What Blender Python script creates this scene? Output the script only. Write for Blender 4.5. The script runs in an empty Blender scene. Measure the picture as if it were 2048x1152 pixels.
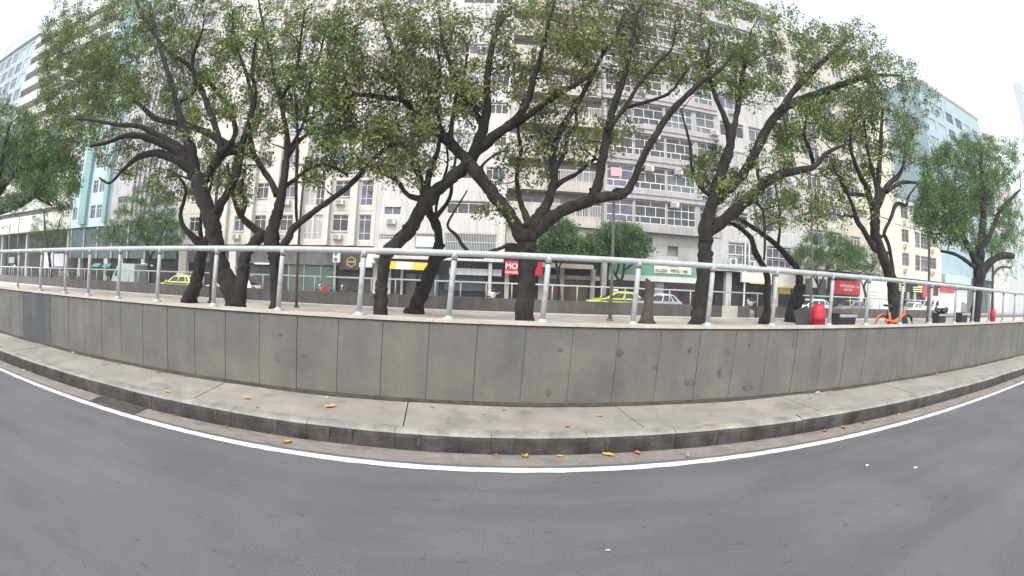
import bpy, math, random
import numpy as np
from mathutils import Vector, Matrix
random.seed(7); rng = np.random.default_rng(7)
S = bpy.context.scene
COL = S.collection

# ------------------------------------------------------------------ camera, world, sun, exposure
CAMP = Vector((0, 0, 2.0))
RM = np.array([[0.997686935414814, 0.05678960790514803, -0.0373593273035836],
               [-0.05601348111073033, 0.9981984093711201, 0.02150408014362675],
               [0.03851322936932965, -0.019361713843180656, 0.9990704956110956]])
FK = (0.9182231333259019, 0.052221130237709495, -0.0021667522427748906)
cd = bpy.data.cameras.new('dashcam'); cam = bpy.data.objects.new('dashcam', cd); COL.objects.link(cam)
cd.type = 'PANO'; cd.sensor_width = 36; cd.sensor_fit = 'HORIZONTAL'; cd.clip_start = .05; cd.clip_end = 3000
cc = cd if hasattr(cd, 'panorama_type') else cd.cycles
cc.panorama_type = 'FISHEYE_LENS_POLYNOMIAL'; cc.fisheye_fov = math.radians(200)
cc.fisheye_polynomial_k0 = 0.0
(cc.fisheye_polynomial_k1, cc.fisheye_polynomial_k2, cc.fisheye_polynomial_k3, cc.fisheye_polynomial_k4) = \
    (-0.06197548748979533, 8.862774409594692e-06, -1.172820550753954e-05, 7.135613558924321e-08)
m = Matrix.Identity(4)
for i in range(3):
    m[i][0] = RM[i][0]; m[i][1] = RM[i][2]; m[i][2] = -RM[i][1]
m.translation = CAMP
cam.matrix_world = m
S.camera = cam

w = bpy.data.worlds.new('World'); S.world = w; w.use_nodes = True
nt = w.node_tree; nt.nodes.clear()
sky = nt.nodes.new('ShaderNodeTexSky'); sky.sky_type = 'NISHITA'; sky.sun_disc = False
SUN_EL, SUN_ROT = math.radians(52), math.radians(200)
sky.sun_elevation = SUN_EL; sky.sun_rotation = SUN_ROT
sky.air_density = 1.6; sky.dust_density = 1.5; sky.ozone_density = 1.0
hs = nt.nodes.new('ShaderNodeHueSaturation'); hs.inputs['Saturation'].default_value = .28   # thin overcast
bg = nt.nodes.new('ShaderNodeBackground'); bg.inputs['Strength'].default_value = .15
out = nt.nodes.new('ShaderNodeOutputWorld')
nt.links.new(sky.outputs[0], hs.inputs['Color']); nt.links.new(hs.outputs[0], bg.inputs[0]); nt.links.new(bg.outputs[0], out.inputs[0])
sd = bpy.data.lights.new('sun', 'SUN'); sd.energy = 1.1; sd.angle = math.radians(16); sd.color = (1, .97, .93)
so = bpy.data.objects.new('sun', sd); COL.objects.link(so)
sdir = Vector((math.sin(SUN_ROT) * math.cos(SUN_EL), math.cos(SUN_ROT) * math.cos(SUN_EL), math.sin(SUN_EL)))
so.rotation_euler = sdir.to_track_quat('Z', 'Y').to_euler(); so.location = sdir * 60
S.view_settings.view_transform = 'Standard'; S.view_settings.look = 'None'
S.view_settings.exposure = 1.32; S.view_settings.gamma = 1
S.cycles.max_bounces = 6; S.cycles.volume_bounces = 1; S.cycles.transparent_max_bounces = 8

# ------------------------------------------------------------------ where a photo point lies, at a given distance from the street line
def ray(px, py):
    u, v = (px - 1024) / 1000, -(py - 576) / 1000
    r = math.hypot(u, v); th = r / FK[0] * (1 + FK[1] * r * r + FK[2] * r ** 4)
    s = math.sin(th) / r if r > 1e-9 else 1
    d = RM @ np.array([u * s, math.cos(th), v * s])
    return Vector(d)
def at(px, py, Y):
    d = ray(px, py); return CAMP + d * (Y / d.y)
def pxs(px, py, Y):                       # metres per photo pixel there
    return (at(px, py, Y) - CAMP).length * (ray(px + 1, py) - ray(px, py)).length

# ------------------------------------------------------------------ materials
MC = {}
def mat(name, c, rough=.75, var=.15, scale=3., c2=None, bump=0., bscale=None, metal=0., stretch=None, detail=6, streak=0., speck=0., island=0., coat=0.):
    if name in MC: return MC[name]
    mt = bpy.data.materials.new(name); mt.use_nodes = True; MC[name] = mt
    n = mt.node_tree; N = n.nodes; L = n.links; b = N['Principled BSDF']
    b.inputs['Roughness'].default_value = rough; b.inputs['Metallic'].default_value = metal
    if coat: b.inputs['Coat Weight'].default_value = coat
    tc = N.new('ShaderNodeTexCoord'); mp = N.new('ShaderNodeMapping'); L.new(tc.outputs['Object'], mp.inputs[0])
    if stretch: mp.inputs['Scale'].default_value = stretch
    no = N.new('ShaderNodeTexNoise'); no.inputs['Scale'].default_value = scale; no.inputs['Detail'].default_value = detail
    no.inputs['Roughness'].default_value = .6
    L.new(mp.outputs[0], no.inputs['Vector'])
    cr = N.new('ShaderNodeValToRGB'); L.new(no.outputs['Fac'], cr.inputs[0])
    cr.color_ramp.elements[0].position = .32; cr.color_ramp.elements[1].position = .68
    a = [max(0, x * (1 - var)) for x in c]; d = [min(1, x * (1 + var)) for x in (c2 or c)]
    cr.color_ramp.elements[0].color = (*a, 1); cr.color_ramp.elements[1].color = (*d, 1)
    last = cr.outputs[0]
    def mul(fac_out, lo, hi, p0, p1, last):
        r2 = N.new('ShaderNodeValToRGB'); r2.color_ramp.elements[0].position = p0; r2.color_ramp.elements[1].position = p1
        r2.color_ramp.elements[0].color = (lo, lo, lo, 1); r2.color_ramp.elements[1].color = (hi, hi, hi, 1)
        L.new(fac_out, r2.inputs[0])
        mx = N.new('ShaderNodeMix'); mx.data_type = 'RGBA'; mx.blend_type = 'MULTIPLY'; mx.inputs[0].default_value = 1
        L.new(last, mx.inputs[6]); L.new(r2.outputs[0], mx.inputs[7]); return mx.outputs[2]
    if streak:
        m2 = N.new('ShaderNodeMapping'); m2.inputs['Scale'].default_value = (3.0, 3.0, .25); L.new(tc.outputs['Object'], m2.inputs[0])
        n2 = N.new('ShaderNodeTexNoise'); n2.inputs['Scale'].default_value = 1.3; n2.inputs['Detail'].default_value = 5; L.new(m2.outputs[0], n2.inputs['Vector'])
        last = mul(n2.outputs['Fac'], 1 - streak, 1, .38, .62, last)
    if speck:
        n3 = N.new('ShaderNodeTexNoise'); n3.inputs['Scale'].default_value = 60; n3.inputs['Detail'].default_value = 3; L.new(tc.outputs['Object'], n3.inputs['Vector'])
        last = mul(n3.outputs['Fac'], 1 - speck, 1 + speck * .5, .35, .65, last)
    if island:
        g = N.new('ShaderNodeNewGeometry'); last = mul(g.outputs['Random Per Island'], 1 - island, 1 + island, 0, 1, last)
    L.new(last, b.inputs['Base Color'])
    if bump:
        n4 = N.new('ShaderNodeTexNoise'); n4.inputs['Scale'].default_value = bscale or scale * 8; n4.inputs['Detail'].default_value = 5
        L.new(mp.outputs[0], n4.inputs['Vector'])
        bp = N.new('ShaderNodeBump'); bp.inputs['Strength'].default_value = bump; bp.inputs['Distance'].default_value = .02
        L.new(n4.outputs['Fac'], bp.inputs['Height']); L.new(bp.outputs[0], b.inputs['Normal'])
    return mt

def wear(mt, items):
    n = mt.node_tree; N = n.nodes; L = n.links; b = N['Principled BSDF']; tc = N.new('ShaderNodeTexCoord')
    for (sc, nscale, lo, p0, p1) in items:
        src = b.inputs['Base Color'].links[0].from_socket
        mp = N.new('ShaderNodeMapping'); mp.inputs['Scale'].default_value = sc; mp.inputs['Location'].default_value = (nscale * 3.3, 1.7, 0); L.new(tc.outputs['Object'], mp.inputs[0])
        no = N.new('ShaderNodeTexNoise'); no.inputs['Scale'].default_value = nscale; no.inputs['Detail'].default_value = 3; L.new(mp.outputs[0], no.inputs['Vector'])
        r = N.new('ShaderNodeValToRGB'); r.color_ramp.elements[0].position = p0; r.color_ramp.elements[1].position = p1
        r.color_ramp.elements[0].color = (1, 1, 1, 1); r.color_ramp.elements[1].color = (lo, lo, lo, 1); L.new(no.outputs['Fac'], r.inputs[0])
        mx = N.new('ShaderNodeMix'); mx.data_type = 'RGBA'; mx.blend_type = 'MULTIPLY'; mx.inputs[0].default_value = 1
        L.new(src, mx.inputs[6]); L.new(r.outputs[0], mx.inputs[7]); L.new(mx.outputs[2], b.inputs['Base Color'])

def leafmat(name, cols, trans=.42):
    if name in MC: return MC[name]
    mt = bpy.data.materials.new(name); mt.use_nodes = True; MC[name] = mt
    n = mt.node_tree; N = n.nodes; L = n.links; b = N['Principled BSDF']; b.inputs['Roughness'].default_value = .45
    g = N.new('ShaderNodeNewGeometry'); cr = N.new('ShaderNodeValToRGB'); cr.color_ramp.interpolation = 'CONSTANT'
    while len(cr.color_ramp.elements) < len(cols): cr.color_ramp.elements.new(.5)
    for e, (p, c) in zip(cr.color_ramp.elements, cols): e.position = p; e.color = (*c, 1)
    L.new(g.outputs['Random Per Island'], cr.inputs[0])
    tc = N.new('ShaderNodeTexCoord'); no = N.new('ShaderNodeTexNoise'); no.inputs['Scale'].default_value = .8; no.inputs['Detail'].default_value = 2
    L.new(tc.outputs['Object'], no.inputs['Vector'])
    r2 = N.new('ShaderNodeValToRGB'); r2.color_ramp.elements[0].position = .35; r2.color_ramp.elements[1].position = .65
    r2.color_ramp.elements[0].color = (.72, .7, .75, 1); r2.color_ramp.elements[1].color = (1.25, 1.2, 1.0, 1); L.new(no.outputs['Fac'], r2.inputs[0])
    mx = N.new('ShaderNodeMix'); mx.data_type = 'RGBA'; mx.blend_type = 'MULTIPLY'; mx.inputs[0].default_value = 1
    L.new(cr.outputs[0], mx.inputs[6]); L.new(r2.outputs[0], mx.inputs[7])
    L.new(mx.outputs[2], b.inputs['Base Color'])
    t = N.new('ShaderNodeBsdfTranslucent'); L.new(mx.outputs[2], t.inputs['Color'])
    ms = N.new('ShaderNodeMixShader'); ms.inputs[0].default_value = trans
    L.new(b.outputs[0], ms.inputs[1]); L.new(t.outputs[0], ms.inputs[2]); L.new(ms.outputs[0], N['Material Output'].inputs[0])
    return mt

M = dict(
    asphalt=mat('asphalt', (.114, .113, .116), .85, .12, .6, bump=.35, bscale=60, speck=.22, detail=8),
    asphalt_far=mat('asphalt_far', (.10, .10, .105), .85, .1, .6),
    gutter=mat('gutter_concrete', (.215, .19, .165), .85, .18, 2.5, bump=.3, bscale=50, speck=.2),
    white_line=mat('white_paint_line', (.66, .64, .58), .7, .16, 5, speck=.3),
    sidewalk=mat('sidewalk_concrete', (.272, .249, .218), .85, .2, 1.6, bump=.3, bscale=45, speck=.16),
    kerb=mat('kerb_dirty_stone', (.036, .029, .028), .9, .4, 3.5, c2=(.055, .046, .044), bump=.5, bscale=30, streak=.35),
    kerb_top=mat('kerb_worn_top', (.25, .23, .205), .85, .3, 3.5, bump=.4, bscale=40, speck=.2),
    wall=mat('retaining_wall_concrete', (.121, .115, .103), .9, .14, 1.3, c2=(.131, .125, .112), bump=.3, bscale=40, streak=.10, speck=.12),
    wall_blue=mat('wall_overpaint_grey', (.083, .088, .092), .9, .15, 1.5, streak=.3, speck=.15),
    cap=mat('wall_cap_concrete', (.42, .38, .33), .85, .15, 3, speck=.15),
    plaza=mat('plaza_pink_pavers', (.50, .40, .36), .85, .2, .7, c2=(.56, .50, .43), speck=.15),
    farwall=mat('parapet_concrete', (.145, .132, .13), .9, .15, 1.2, c2=(.165, .15, .147), streak=.2),
    galv=mat('galvanised_rail_paint', (.36, .375, .38), .55, .16, 2.5, speck=.14, bump=.15, bscale=30),
    galv2=mat('bright_rail_paint', (.66, .67, .66), .4, .08, 4),
    bark=mat('dark_bark', (.010, .0082, .0078), .95, .35, 7, c2=(.024, .020, .0175), bump=1.0, bscale=22, stretch=(1, 1, .4), speck=.3),
    twig=mat('dark_twig', (.020, .016, .0145), .9, .2, 4),
    black=mat('black_rubber', (.02, .02, .02), .8, .1, 5),
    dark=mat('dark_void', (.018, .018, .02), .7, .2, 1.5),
    iron=mat('cast_iron_grate', (.10, .09, .075), .6, .3, 12, metal=.3),
)
wear(M['asphalt'], [((1.1, 3.4, 1), 4.2, .68, .66, .71), ((.35, .5, 1), 1.3, 1.07, .5, .58), ((.06, .9, 1), 1.6, .9, .45, .6), ((.5, 2.4, 1), .9, .93, .52, .56), ((2, 5, 1), 4.0, 1.25, .72, .74)])
wear(M['sidewalk'], [((1, 1, 1), 2.2, .8, .6, .68), ((1, 1, 1), 7.0, .86, .66, .7)])
wear(M['gutter'], [((1, 3, 1), 2.5, .72, .55, .68)])
wear(M['galv'], [((1, 1, 6), 2.0, .72, .62, .7)])
def tag(o, label=None, cat=None, group=None, kind=None):
    if label: o['label'] = label
    if cat: o['category'] = cat
    if group: o['group'] = group
    if kind: o['kind'] = kind
    return o
def empty(name, loc, label, cat, group=None, rz=0):
    o = bpy.data.objects.new(name, None); o.empty_display_size = .3; COL.objects.link(o)
    o.location = loc; o.rotation_euler = (0, 0, rz); return tag(o, label, cat, group)

class MB:
    def __init__(s): s.v = []; s.f = []; s.mi = []; s.cur = 0
    def add(s, vs, fs):
        b = len(s.v); s.v += [tuple(v) for v in vs]
        for f in fs: s.f.append(tuple(b + i for i in f)); s.mi.append(s.cur)
        return s
    def box(s, x0, x1, y0, y1, z0, z1, sh=0.):   # sh = shear of x with height
        P = [(x + sh * z, y, z) for z in (z0, z1) for y in (y0, y1) for x in (x0, x1)]
        return s.add(P, [(0, 2, 3, 1), (4, 5, 7, 6), (0, 1, 5, 4), (2, 6, 7, 3), (0, 4, 6, 2), (1, 3, 7, 5)])
    def obox(s, mtx, sx, sy, sz):
        P = [mtx @ Vector((x * sx / 2, y * sy / 2, z * sz / 2)) for z in (-1, 1) for y in (-1, 1) for x in (-1, 1)]
        return s.add(P, [(0, 2, 3, 1), (4, 5, 7, 6), (0, 1, 5, 4), (2, 6, 7, 3), (0, 4, 6, 2), (1, 3, 7, 5)])
    def quad(s, a, b, c, d): return s.add([a, b, c, d], [(0, 1, 2, 3)])
    def tube(s, pts, rad, n=8, cap=True, jit=0.):
        pts = [Vector(p) for p in pts]; k = len(pts)
        if not hasattr(rad, '__len__'): rad = [rad] * k
        b = len(s.v); up = Vector((0, 0, 1)); prev = None
        for i, p in enumerate(pts):
            t = (pts[min(i + 1, k - 1)] - pts[max(i - 1, 0)])
            t = t.normalized() if t.length > 1e-6 else Vector((0, 0, 1))
            if prev is None:
                a = t.cross(Vector((0, 1, 0)) if abs(t.y) < .9 else Vector((1, 0, 0))).normalized()
            else:
                a = (prev - t * prev.dot(t)).normalized()
            prev = a; c = t.cross(a)
            for j in range(n):
                an = 2 * math.pi * j / n; r = rad[i] * (1 + (random.uniform(-jit, jit) if jit else 0))
                s.v.append(tuple(p + a * (r * math.cos(an)) + c * (r * math.sin(an))))
        for i in range(k - 1):
            for j in range(n):
                s.f.append((b + i * n + j, b + i * n + (j + 1) % n, b + (i + 1) * n + (j + 1) % n, b + (i + 1) * n + j)); s.mi.append(s.cur)
        if cap:
            s.f.append(tuple(b + j for j in range(n))[::-1]); s.mi.append(s.cur)
            s.f.append(tuple(b + (k - 1) * n + j for j in range(n))); s.mi.append(s.cur)
        return s
    def cyl(s, c, r, h, n=16, axis='z', r2=None):
        c = Vector(c); d = {'x': Vector((1, 0, 0)), 'y': Vector((0, 1, 0)), 'z': Vector((0, 0, 1))}[axis]
        return s.tube([c - d * h / 2, c + d * h / 2], [r, r if r2 is None else r2], n)
    def torus(s, c, R, r, axis='y', n=28, m=8, a0=0, a1=2 * math.pi):
        c = Vector(c); full = abs(a1 - a0 - 2 * math.pi) < 1e-6
        K = n if full else n + 1; b = len(s.v)
        for i in range(K):
            a = a0 + (a1 - a0) * i / n; d = Vector((math.cos(a), 0, math.sin(a)))
            for j in range(m):
                q = 2 * math.pi * j / m; s.v.append(tuple(c + d * (R + r * math.cos(q)) + Vector((0, r * math.sin(q), 0))))
        for i in range(n):
            i2 = (i + 1) % K
            for j in range(m):
                s.f.append((b + i * m + j, b + i * m + (j + 1) % m, b + i2 * m + (j + 1) % m, b + i2 * m + j)); s.mi.append(s.cur)
        return s
    def prism(s, prof, y0, y1):               # closed xz outline extruded along y
        n = len(prof); vs = [(x, y0, z) for x, z in prof] + [(x, y1, z) for x, z in prof]
        return s.add(vs, [tuple(range(n))[::-1], tuple(range(n, 2 * n))] + [(i, (i + 1) % n, n + (i + 1) % n, n + i) for i in range(n)])
    def mesh(s, name, mats, smooth=False):
        me = bpy.data.meshes.new(name); me.from_pydata(s.v, [], s.f)
        for q in (mats if isinstance(mats, (list, tuple)) else [mats]): me.materials.append(q)
        if isinstance(mats, (list, tuple)) and len(mats) > 1: me.polygons.foreach_set('material_index', s.mi)
        if smooth:
            me.polygons.foreach_set('use_smooth', [len(p.vertices) == 4 for p in me.polygons])
        me.update(); return me
    def build(s, name, mats, parent=None, smooth=False, bevel=0., loc=None):
        return put(name, s.mesh(name, mats, smooth), parent, bevel, loc)
def put(name, me, parent=None, bevel=0., loc=None):
    o = bpy.data.objects.new(name, me); COL.objects.link(o)
    if parent: o.parent = parent
    if loc is not None: o.location = loc          # in the parent's own space
    elif parent:                                  # mesh was made in world space
        q = parent; l = Vector((0, 0, 0))
        while q: l += q.location; q = q.parent
        o.location = -l
    if bevel:
        bm = o.modifiers.new('bevel', 'BEVEL'); bm.width = bevel; bm.segments = 2; bm.limit_method = 'ANGLE'
    return o
def copy_tree(o, parent=None):
    c = o.copy(); COL.objects.link(c); c.parent = parent
    for ch in list(o.children): copy_tree(ch, c)
    return c
def struct(name, mb, mt, **k): return tag(mb.build(name, mt, **k), kind='structure')
def text_mesh(txt, size, mt, extrude=.004, align='CENTER', shear=0, squeeze=1.):
    cu = bpy.data.curves.new('txt', 'FONT'); cu.body = txt; cu.size = size; cu.extrude = extrude; cu.align_x = align; cu.align_y = 'CENTER'; cu.shear = shear
    cu.offset = size * .012
    ob = bpy.data.objects.new('txt', cu); COL.objects.link(ob)
    bpy.context.view_layer.update()
    me = bpy.data.meshes.new_from_object(ob.evaluated_get(bpy.context.evaluated_depsgraph_get()))
    bpy.data.objects.remove(ob); bpy.data.curves.remove(cu)
    # stand it up in the xz plane, facing -y
    co = np.empty(len(me.vertices) * 3); me.vertices.foreach_get('co', co); co = co.reshape(-1, 3)
    co = np.stack([co[:, 0] * squeeze, -co[:, 2], co[:, 1]], 1); me.vertices.foreach_set('co', co.ravel())
    me.materials.clear(); me.materials.append(mt); me.update(); return me

# ------------------------------------------------------------------ ground, road, kerb, plaza
KZ = .234; YW = 6.22; ZP = .90; ZC = 1.408
YF = 15.1; ZF = 1.346
g = MB(); g.quad((-240, -60, -.06), (420, -60, -.06), (420, 160, -.06), (-240, 160, -.06)); struct('ground', g, M['asphalt_far'])
g = MB()
xs = np.linspace(-160, 400, 60)
for a, b in zip(xs[:-1], xs[1:]): g.quad((a, -14, 0), (b, -14, 0), (b, 4.60, 0), (a, 4.60, 0))
struct('road', g, M['asphalt'])
g = MB(); g.box(-160, 260, 4.60, 4.93, -.05, .004); struct('gutter', g, M['gutter'])
# the painted edge line, slightly ragged along both sides
g = MB(); xs = np.arange(-60, 110, .12); pa = None
for i, x in enumerate(xs):
    e0 = 4.405 + random.uniform(-.008, .008); e1 = 4.525 + random.uniform(-.006, .006)
    if pa: g.quad((pa[0], pa[1], .006), (x, e0, .006), (x, e1, .006), (pa[0], pa[2], .006))
    pa = (x, e0, e1)
struct('road_edge_line', g, M['white_line'])
# kerb: rounded, a little wavy dirty face with paler worn top
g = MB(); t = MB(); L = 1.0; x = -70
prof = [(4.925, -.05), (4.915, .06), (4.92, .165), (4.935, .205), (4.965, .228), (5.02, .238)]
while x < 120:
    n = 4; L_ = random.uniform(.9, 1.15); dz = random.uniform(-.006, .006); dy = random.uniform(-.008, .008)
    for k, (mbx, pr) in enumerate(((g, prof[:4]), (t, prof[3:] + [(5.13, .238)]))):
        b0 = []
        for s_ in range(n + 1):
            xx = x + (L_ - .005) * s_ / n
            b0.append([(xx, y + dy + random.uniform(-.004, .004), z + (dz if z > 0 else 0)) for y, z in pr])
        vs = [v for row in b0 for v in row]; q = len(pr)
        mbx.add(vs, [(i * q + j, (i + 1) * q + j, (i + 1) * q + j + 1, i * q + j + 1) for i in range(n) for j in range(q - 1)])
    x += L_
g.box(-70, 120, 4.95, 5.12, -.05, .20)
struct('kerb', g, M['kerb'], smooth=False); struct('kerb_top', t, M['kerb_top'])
# sidewalk slabs with open joints
g = MB(); x = -70.
jx = [-9.7, -6.9, -4.1, -1.05, 1.9, 4.9, 7.9]
edges = sorted(set([round(-70 + 2.8 * i, 2) for i in range(22)] + jx + [round(7.9 + 2.9 * i, 2) for i in range(1, 38)]))
sks = [random.uniform(-.22, .22) for _ in edges]
for ei, (a, b) in enumerate(zip(edges[:-1], edges[1:])):
    h = KZ + random.uniform(-.003, .003); sk = sks[ei]; sk2 = sks[ei + 1]
    g.add([(a + .008 + sk, 5.10, -.05), (b - .008 + sk2, 5.10, -.05), (b - .008, YW + .05, -.05), (a + .008, YW + .05, -.05),
           (a + .008 + sk, 5.10, h), (b - .008 + sk2, 5.10, h), (b - .008, YW + .05, h), (a + .008, YW + .05, h)],
          [(4, 5, 6, 7), (0, 1, 5, 4), (1, 2, 6, 5), (2, 3, 7, 6), (3, 0, 4, 7)])
struct('sidewalk', g, M['sidewalk'])
g = MB(); g.box(-70, 120, 5.05, YW + .04, -.05, KZ - .03); struct('sidewalk_bed', g, M['kerb'])
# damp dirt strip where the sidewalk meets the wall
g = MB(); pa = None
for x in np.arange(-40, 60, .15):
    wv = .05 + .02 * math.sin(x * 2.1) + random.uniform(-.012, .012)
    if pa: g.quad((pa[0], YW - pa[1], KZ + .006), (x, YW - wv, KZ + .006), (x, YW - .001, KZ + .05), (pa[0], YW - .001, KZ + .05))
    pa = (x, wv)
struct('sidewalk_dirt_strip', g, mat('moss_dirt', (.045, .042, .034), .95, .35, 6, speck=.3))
g = MB(); xs = np.linspace(-70, 120, 100)
g.box(-70, 120, YW + .32, YF, ZP - .6, ZP)
struct('plaza', g, M['plaza'])
g = MB(); g.box(-200, 400, YF + .24, 33.0, -.05, -.02); struct('far_road', g, M['asphalt_far'])
g = MB(); g.box(-200, 400, 33.0, 37.3, -.05, .13); struct('far_sidewalk', g, mat('far_pavement', (.30, .28, .26), .85, .15, 1.5))

# ------------------------------------------------------------------ near retaining wall
SH = .045
rw = empty('retaining_wall', (0, YW, 0), 'grey concrete retaining wall in upright panels along the near sidewalk', 'wall')
g = MB(); j0 = .51; pw = .66
k0, k1 = int((-70 - j0) / pw), int((118 - j0) / pw)
for k in range(k0, k1):
    a = j0 + k * pw; dy = random.uniform(-.003, .003)
    g.box(a + .005, a + pw - .006, YW + dy, YW + .2, KZ - .1, ZC - .045, sh=SH)
g.box(-70, 118, YW + .012, YW + .31, KZ - .1, ZC - .05)
g.mi = g.mi
g.build('panel_face', M['wall'], rw)
g = MB(); g.box(-11.2, -9.55, YW - .006, YW - .003, KZ + .01, ZC - .06, sh=SH); g.build('painted_patch', M['wall_blue'], rw)
g = MB()
x = -70
while x < 118:
    L_ = 1.98; g.box(x + .003, x + L_ - .003, YW - .03, YW + .34, ZC - .03, ZC + random.uniform(-.002, .002)); x += L_
g.build('cap', M['cap'], rw)
g = MB(); g.box(-70, 118, YW - .012, YW + .3, ZC - .046, ZC - .03); g.build('cap_shadow_line', M['dark'], rw)  # dark strip in the gap, painting the shadow line under the cap
# blotches of older repairs and damp
g = MB()
def blob(cx, cz, rx, rz, y):
    n = 14; pts = [(cx + rx * (1 + random.uniform(-.3, .3)) * math.cos(2 * math.pi * i / n), y, cz + rz * (1 + random.uniform(-.3, .3)) * math.sin(2 * math.pi * i / n)) for i in range(n)]
    g.add(pts, [tuple(range(n))[::-1]])
for (px, py, rx, rz) in [(1240, 705, .05, .05), (1380, 700, .03, .05), (1440, 745, .04, .09), (1455, 705, .06, .04), (1380, 765, .09, .05), (1097, 785, .04, .05), (1120, 700, .03, .02),
                         (608, 712, .06, .045), (560, 670, .04, .03), (555, 718, .02, .05), (1640, 705, .025, .12), (1588, 680, .015, .12), (1500, 690, .03, .02), (1310, 735, .05, .03), (1495, 775, .12, .04)]:
    q = at(px, py, YW - .006); blob(q.x, q.z, rx, rz, YW - .0065 - random.random() * .001)
g.build('stain', mat('damp_stain', (.092, .087, .078), .95, .25, 8, speck=.3), rw)

# ------------------------------------------------------------------ near guard rail
YR = 6.40; ZRC = 2 + math.tan(math.radians(2.97)) * 6.4     # rail axis height
gr = empty('guard_rail', (0, YR, ZC), 'thick grey pipe handrail on posts along the top of the near wall', 'railing')
g = MB(); g.tube([(x, YR, ZRC) for x in np.linspace(-48, 95, 80)], .045, 16); g.build('top_rail', M['galv'], gr, smooth=True)
px_ = [-13.42, -11.77, -10.35, -9.08, -8.07, -6.98, -5.8, -4.43, -3.15, -1.82, -.51, .81, 2.15, 3.41, 4.71, 6.14, 7.29, 8.6, 9.98, 11.45, 12.75]
x = -13.42
left = [];  right = []
while x > -47: x -= 1.36; left.append(x)
x = 12.75
while x < 60: x += 1.36; right.append(x)
pm = MB(); h = ZRC - ZC; pm.tube([(0, 0, .0), (SH * 1.4 * .5 * h, 0, h * .5), (SH * 1.4 * h, 0, h)], .039, 14)
pme = pm.mesh('post', M['galv'], True)
fm = MB(); fm.cyl((0, 0, .012), .09, .022, 16); fm.cyl((.0, 0, .035), .055, .03, 14, r2=.044); fme = fm.mesh('base_plate', mat('flange_paint', (.40, .41, .41), .5, .15, 6), False)
cm = MB(); hh = h - .1; cm.tube([(SH * 1.4 * hh, 0, hh), (SH * 1.4 * (hh + .018), 0, hh + .018)], .042, 14); cme = cm.mesh('collar', M['black'])
sm = MB(); sm.tube([(SH * 1.4 * (h - .07), 0, h - .07), (SH * 1.4 * h, 0, h)], [.046, .049], 12); sme = sm.mesh('sleeve', M['galv'], True)
for x in sorted(left + px_ + right):
    p = put('post', pme, gr, loc=(x, 0, 0))
    put('base_plate', fme, p, loc=(0, 0, 0)); put('collar', cme, p, loc=(0, 0, 0)); put('sleeve', sme, p, loc=(0, 0, 0))

# ------------------------------------------------------------------ far parapet and its rail
def xat(px, Y=YF, py=600): return at(px, py, Y).x
fw = empty('parapet_wall', (0, YF, 0), 'low grey concrete parapet on the far side of the tree plaza', 'wall')
xe0, xw0, xw1, xg = xat(1776), xat(1445), xat(1476), xat(1897)
g = MB(); x = -90
while x < xg:
    a = min(x + 1.32, xg)
    if not (a > xw0 and x < xw1): g.box(x + .004, a - .004, YF, YF + .22, -.05, ZF)
    x = a
g.build('parapet_panels', M['farwall'], fw)
g = MB(); g.box(xw0 - .6, xw1 + .6, YF + .004, YF + .215, -.05, ZF - .01); g.build('parapet_infill', M['farwall'], fw)
g = MB(); g.box(xw0, xw1, YF - .012, YF + .0, ZP, ZF + .004); g.build('white_panel', mat('white_painted_concrete', (.62, .6, .55), .8, .1, 3), fw)
g = MB(); g.box(-90, xg, YF - .35, YF - .002, ZP, ZP + .02); g.build('kerb_strip', mat('pale_kerb_strip', (.74, .70, .62), .85, .15, 2), fw)
ZFR = 1.85
runs = [(-75, xat(640), .72), (xat(650), xat(1536), .85), (xat(1592, py=591), xat(1776), .8), (xat(1812), xat(1905), .9)]
lab = ['thin pale pipe rail on the far parapet, the long run at the left', 'thin pale pipe rail on the far parapet, the run behind the middle trees',
       'thin pale pipe rail on the far parapet, the run behind the orange bicycle', 'thin pale pipe rail on the far parapet, the short run farthest right']
pmb = MB(); pmb.tube([(0, 0, 0), (0, 0, ZFR - ZF)], .022, 8); fpm = pmb.mesh('post', M['galv2'], True)
for (a, b, st), lb in zip(runs, lab):
    r = empty('parapet_rail', (a, YF + .11, ZF), lb, 'railing', 'pipe rails on the far parapet')
    g = MB(); g.tube([(0, 0, ZFR - ZF), (b - a, 0, ZFR - ZF)], .027, 8); g.build('top_rail', M['galv2'], r, smooth=True, loc=(0, 0, 0))
    x = .3; cnt = 0
    while x < b - a and cnt < 98:
        put('post', fpm, r, loc=(x, 0, 0)); x += st * random.choice((1, 1, 1, 1.6)); cnt += 1
from mathutils import noise as mnoise
# ------------------------------------------------------------------ trees on the plaza
def smooth_pts(P, n=3):
    out = []
    for i in range(len(P) - 1):
        p0 = P[max(i - 1, 0)]; p1 = P[i]; p2 = P[i + 1]; p3 = P[min(i + 2, len(P) - 1)]
        for k in range(n):
            t = k / n
            out.append(.5 * ((2 * p1) + (p2 - p0) * t + (2 * p0 - 5 * p1 + 4 * p2 - p3) * t * t + (3 * p1 - p0 - 3 * p2 + p3) * t ** 3))
    out.append(P[-1]); return out
G3 = ((0, (0.112, 0.190, 0.056)), (.34, (0.168, 0.241, 0.073)), (.6, (0.241, 0.286, 0.090)), (.80, (0.084, 0.134, 0.050)), (.955, (0.370, 0.336, 0.090)), (.988, (0.336, 0.168, 0.090)))
G3B = ((0, (0.146, 0.207, 0.078)), (.34, (0.213, 0.252, 0.101)), (.58, (0.280, 0.280, 0.112)), (.78, (0.106, 0.146, 0.067)), (.94, (0.381, 0.336, 0.112)), (.982, (0.336, 0.168, 0.101)))
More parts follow.
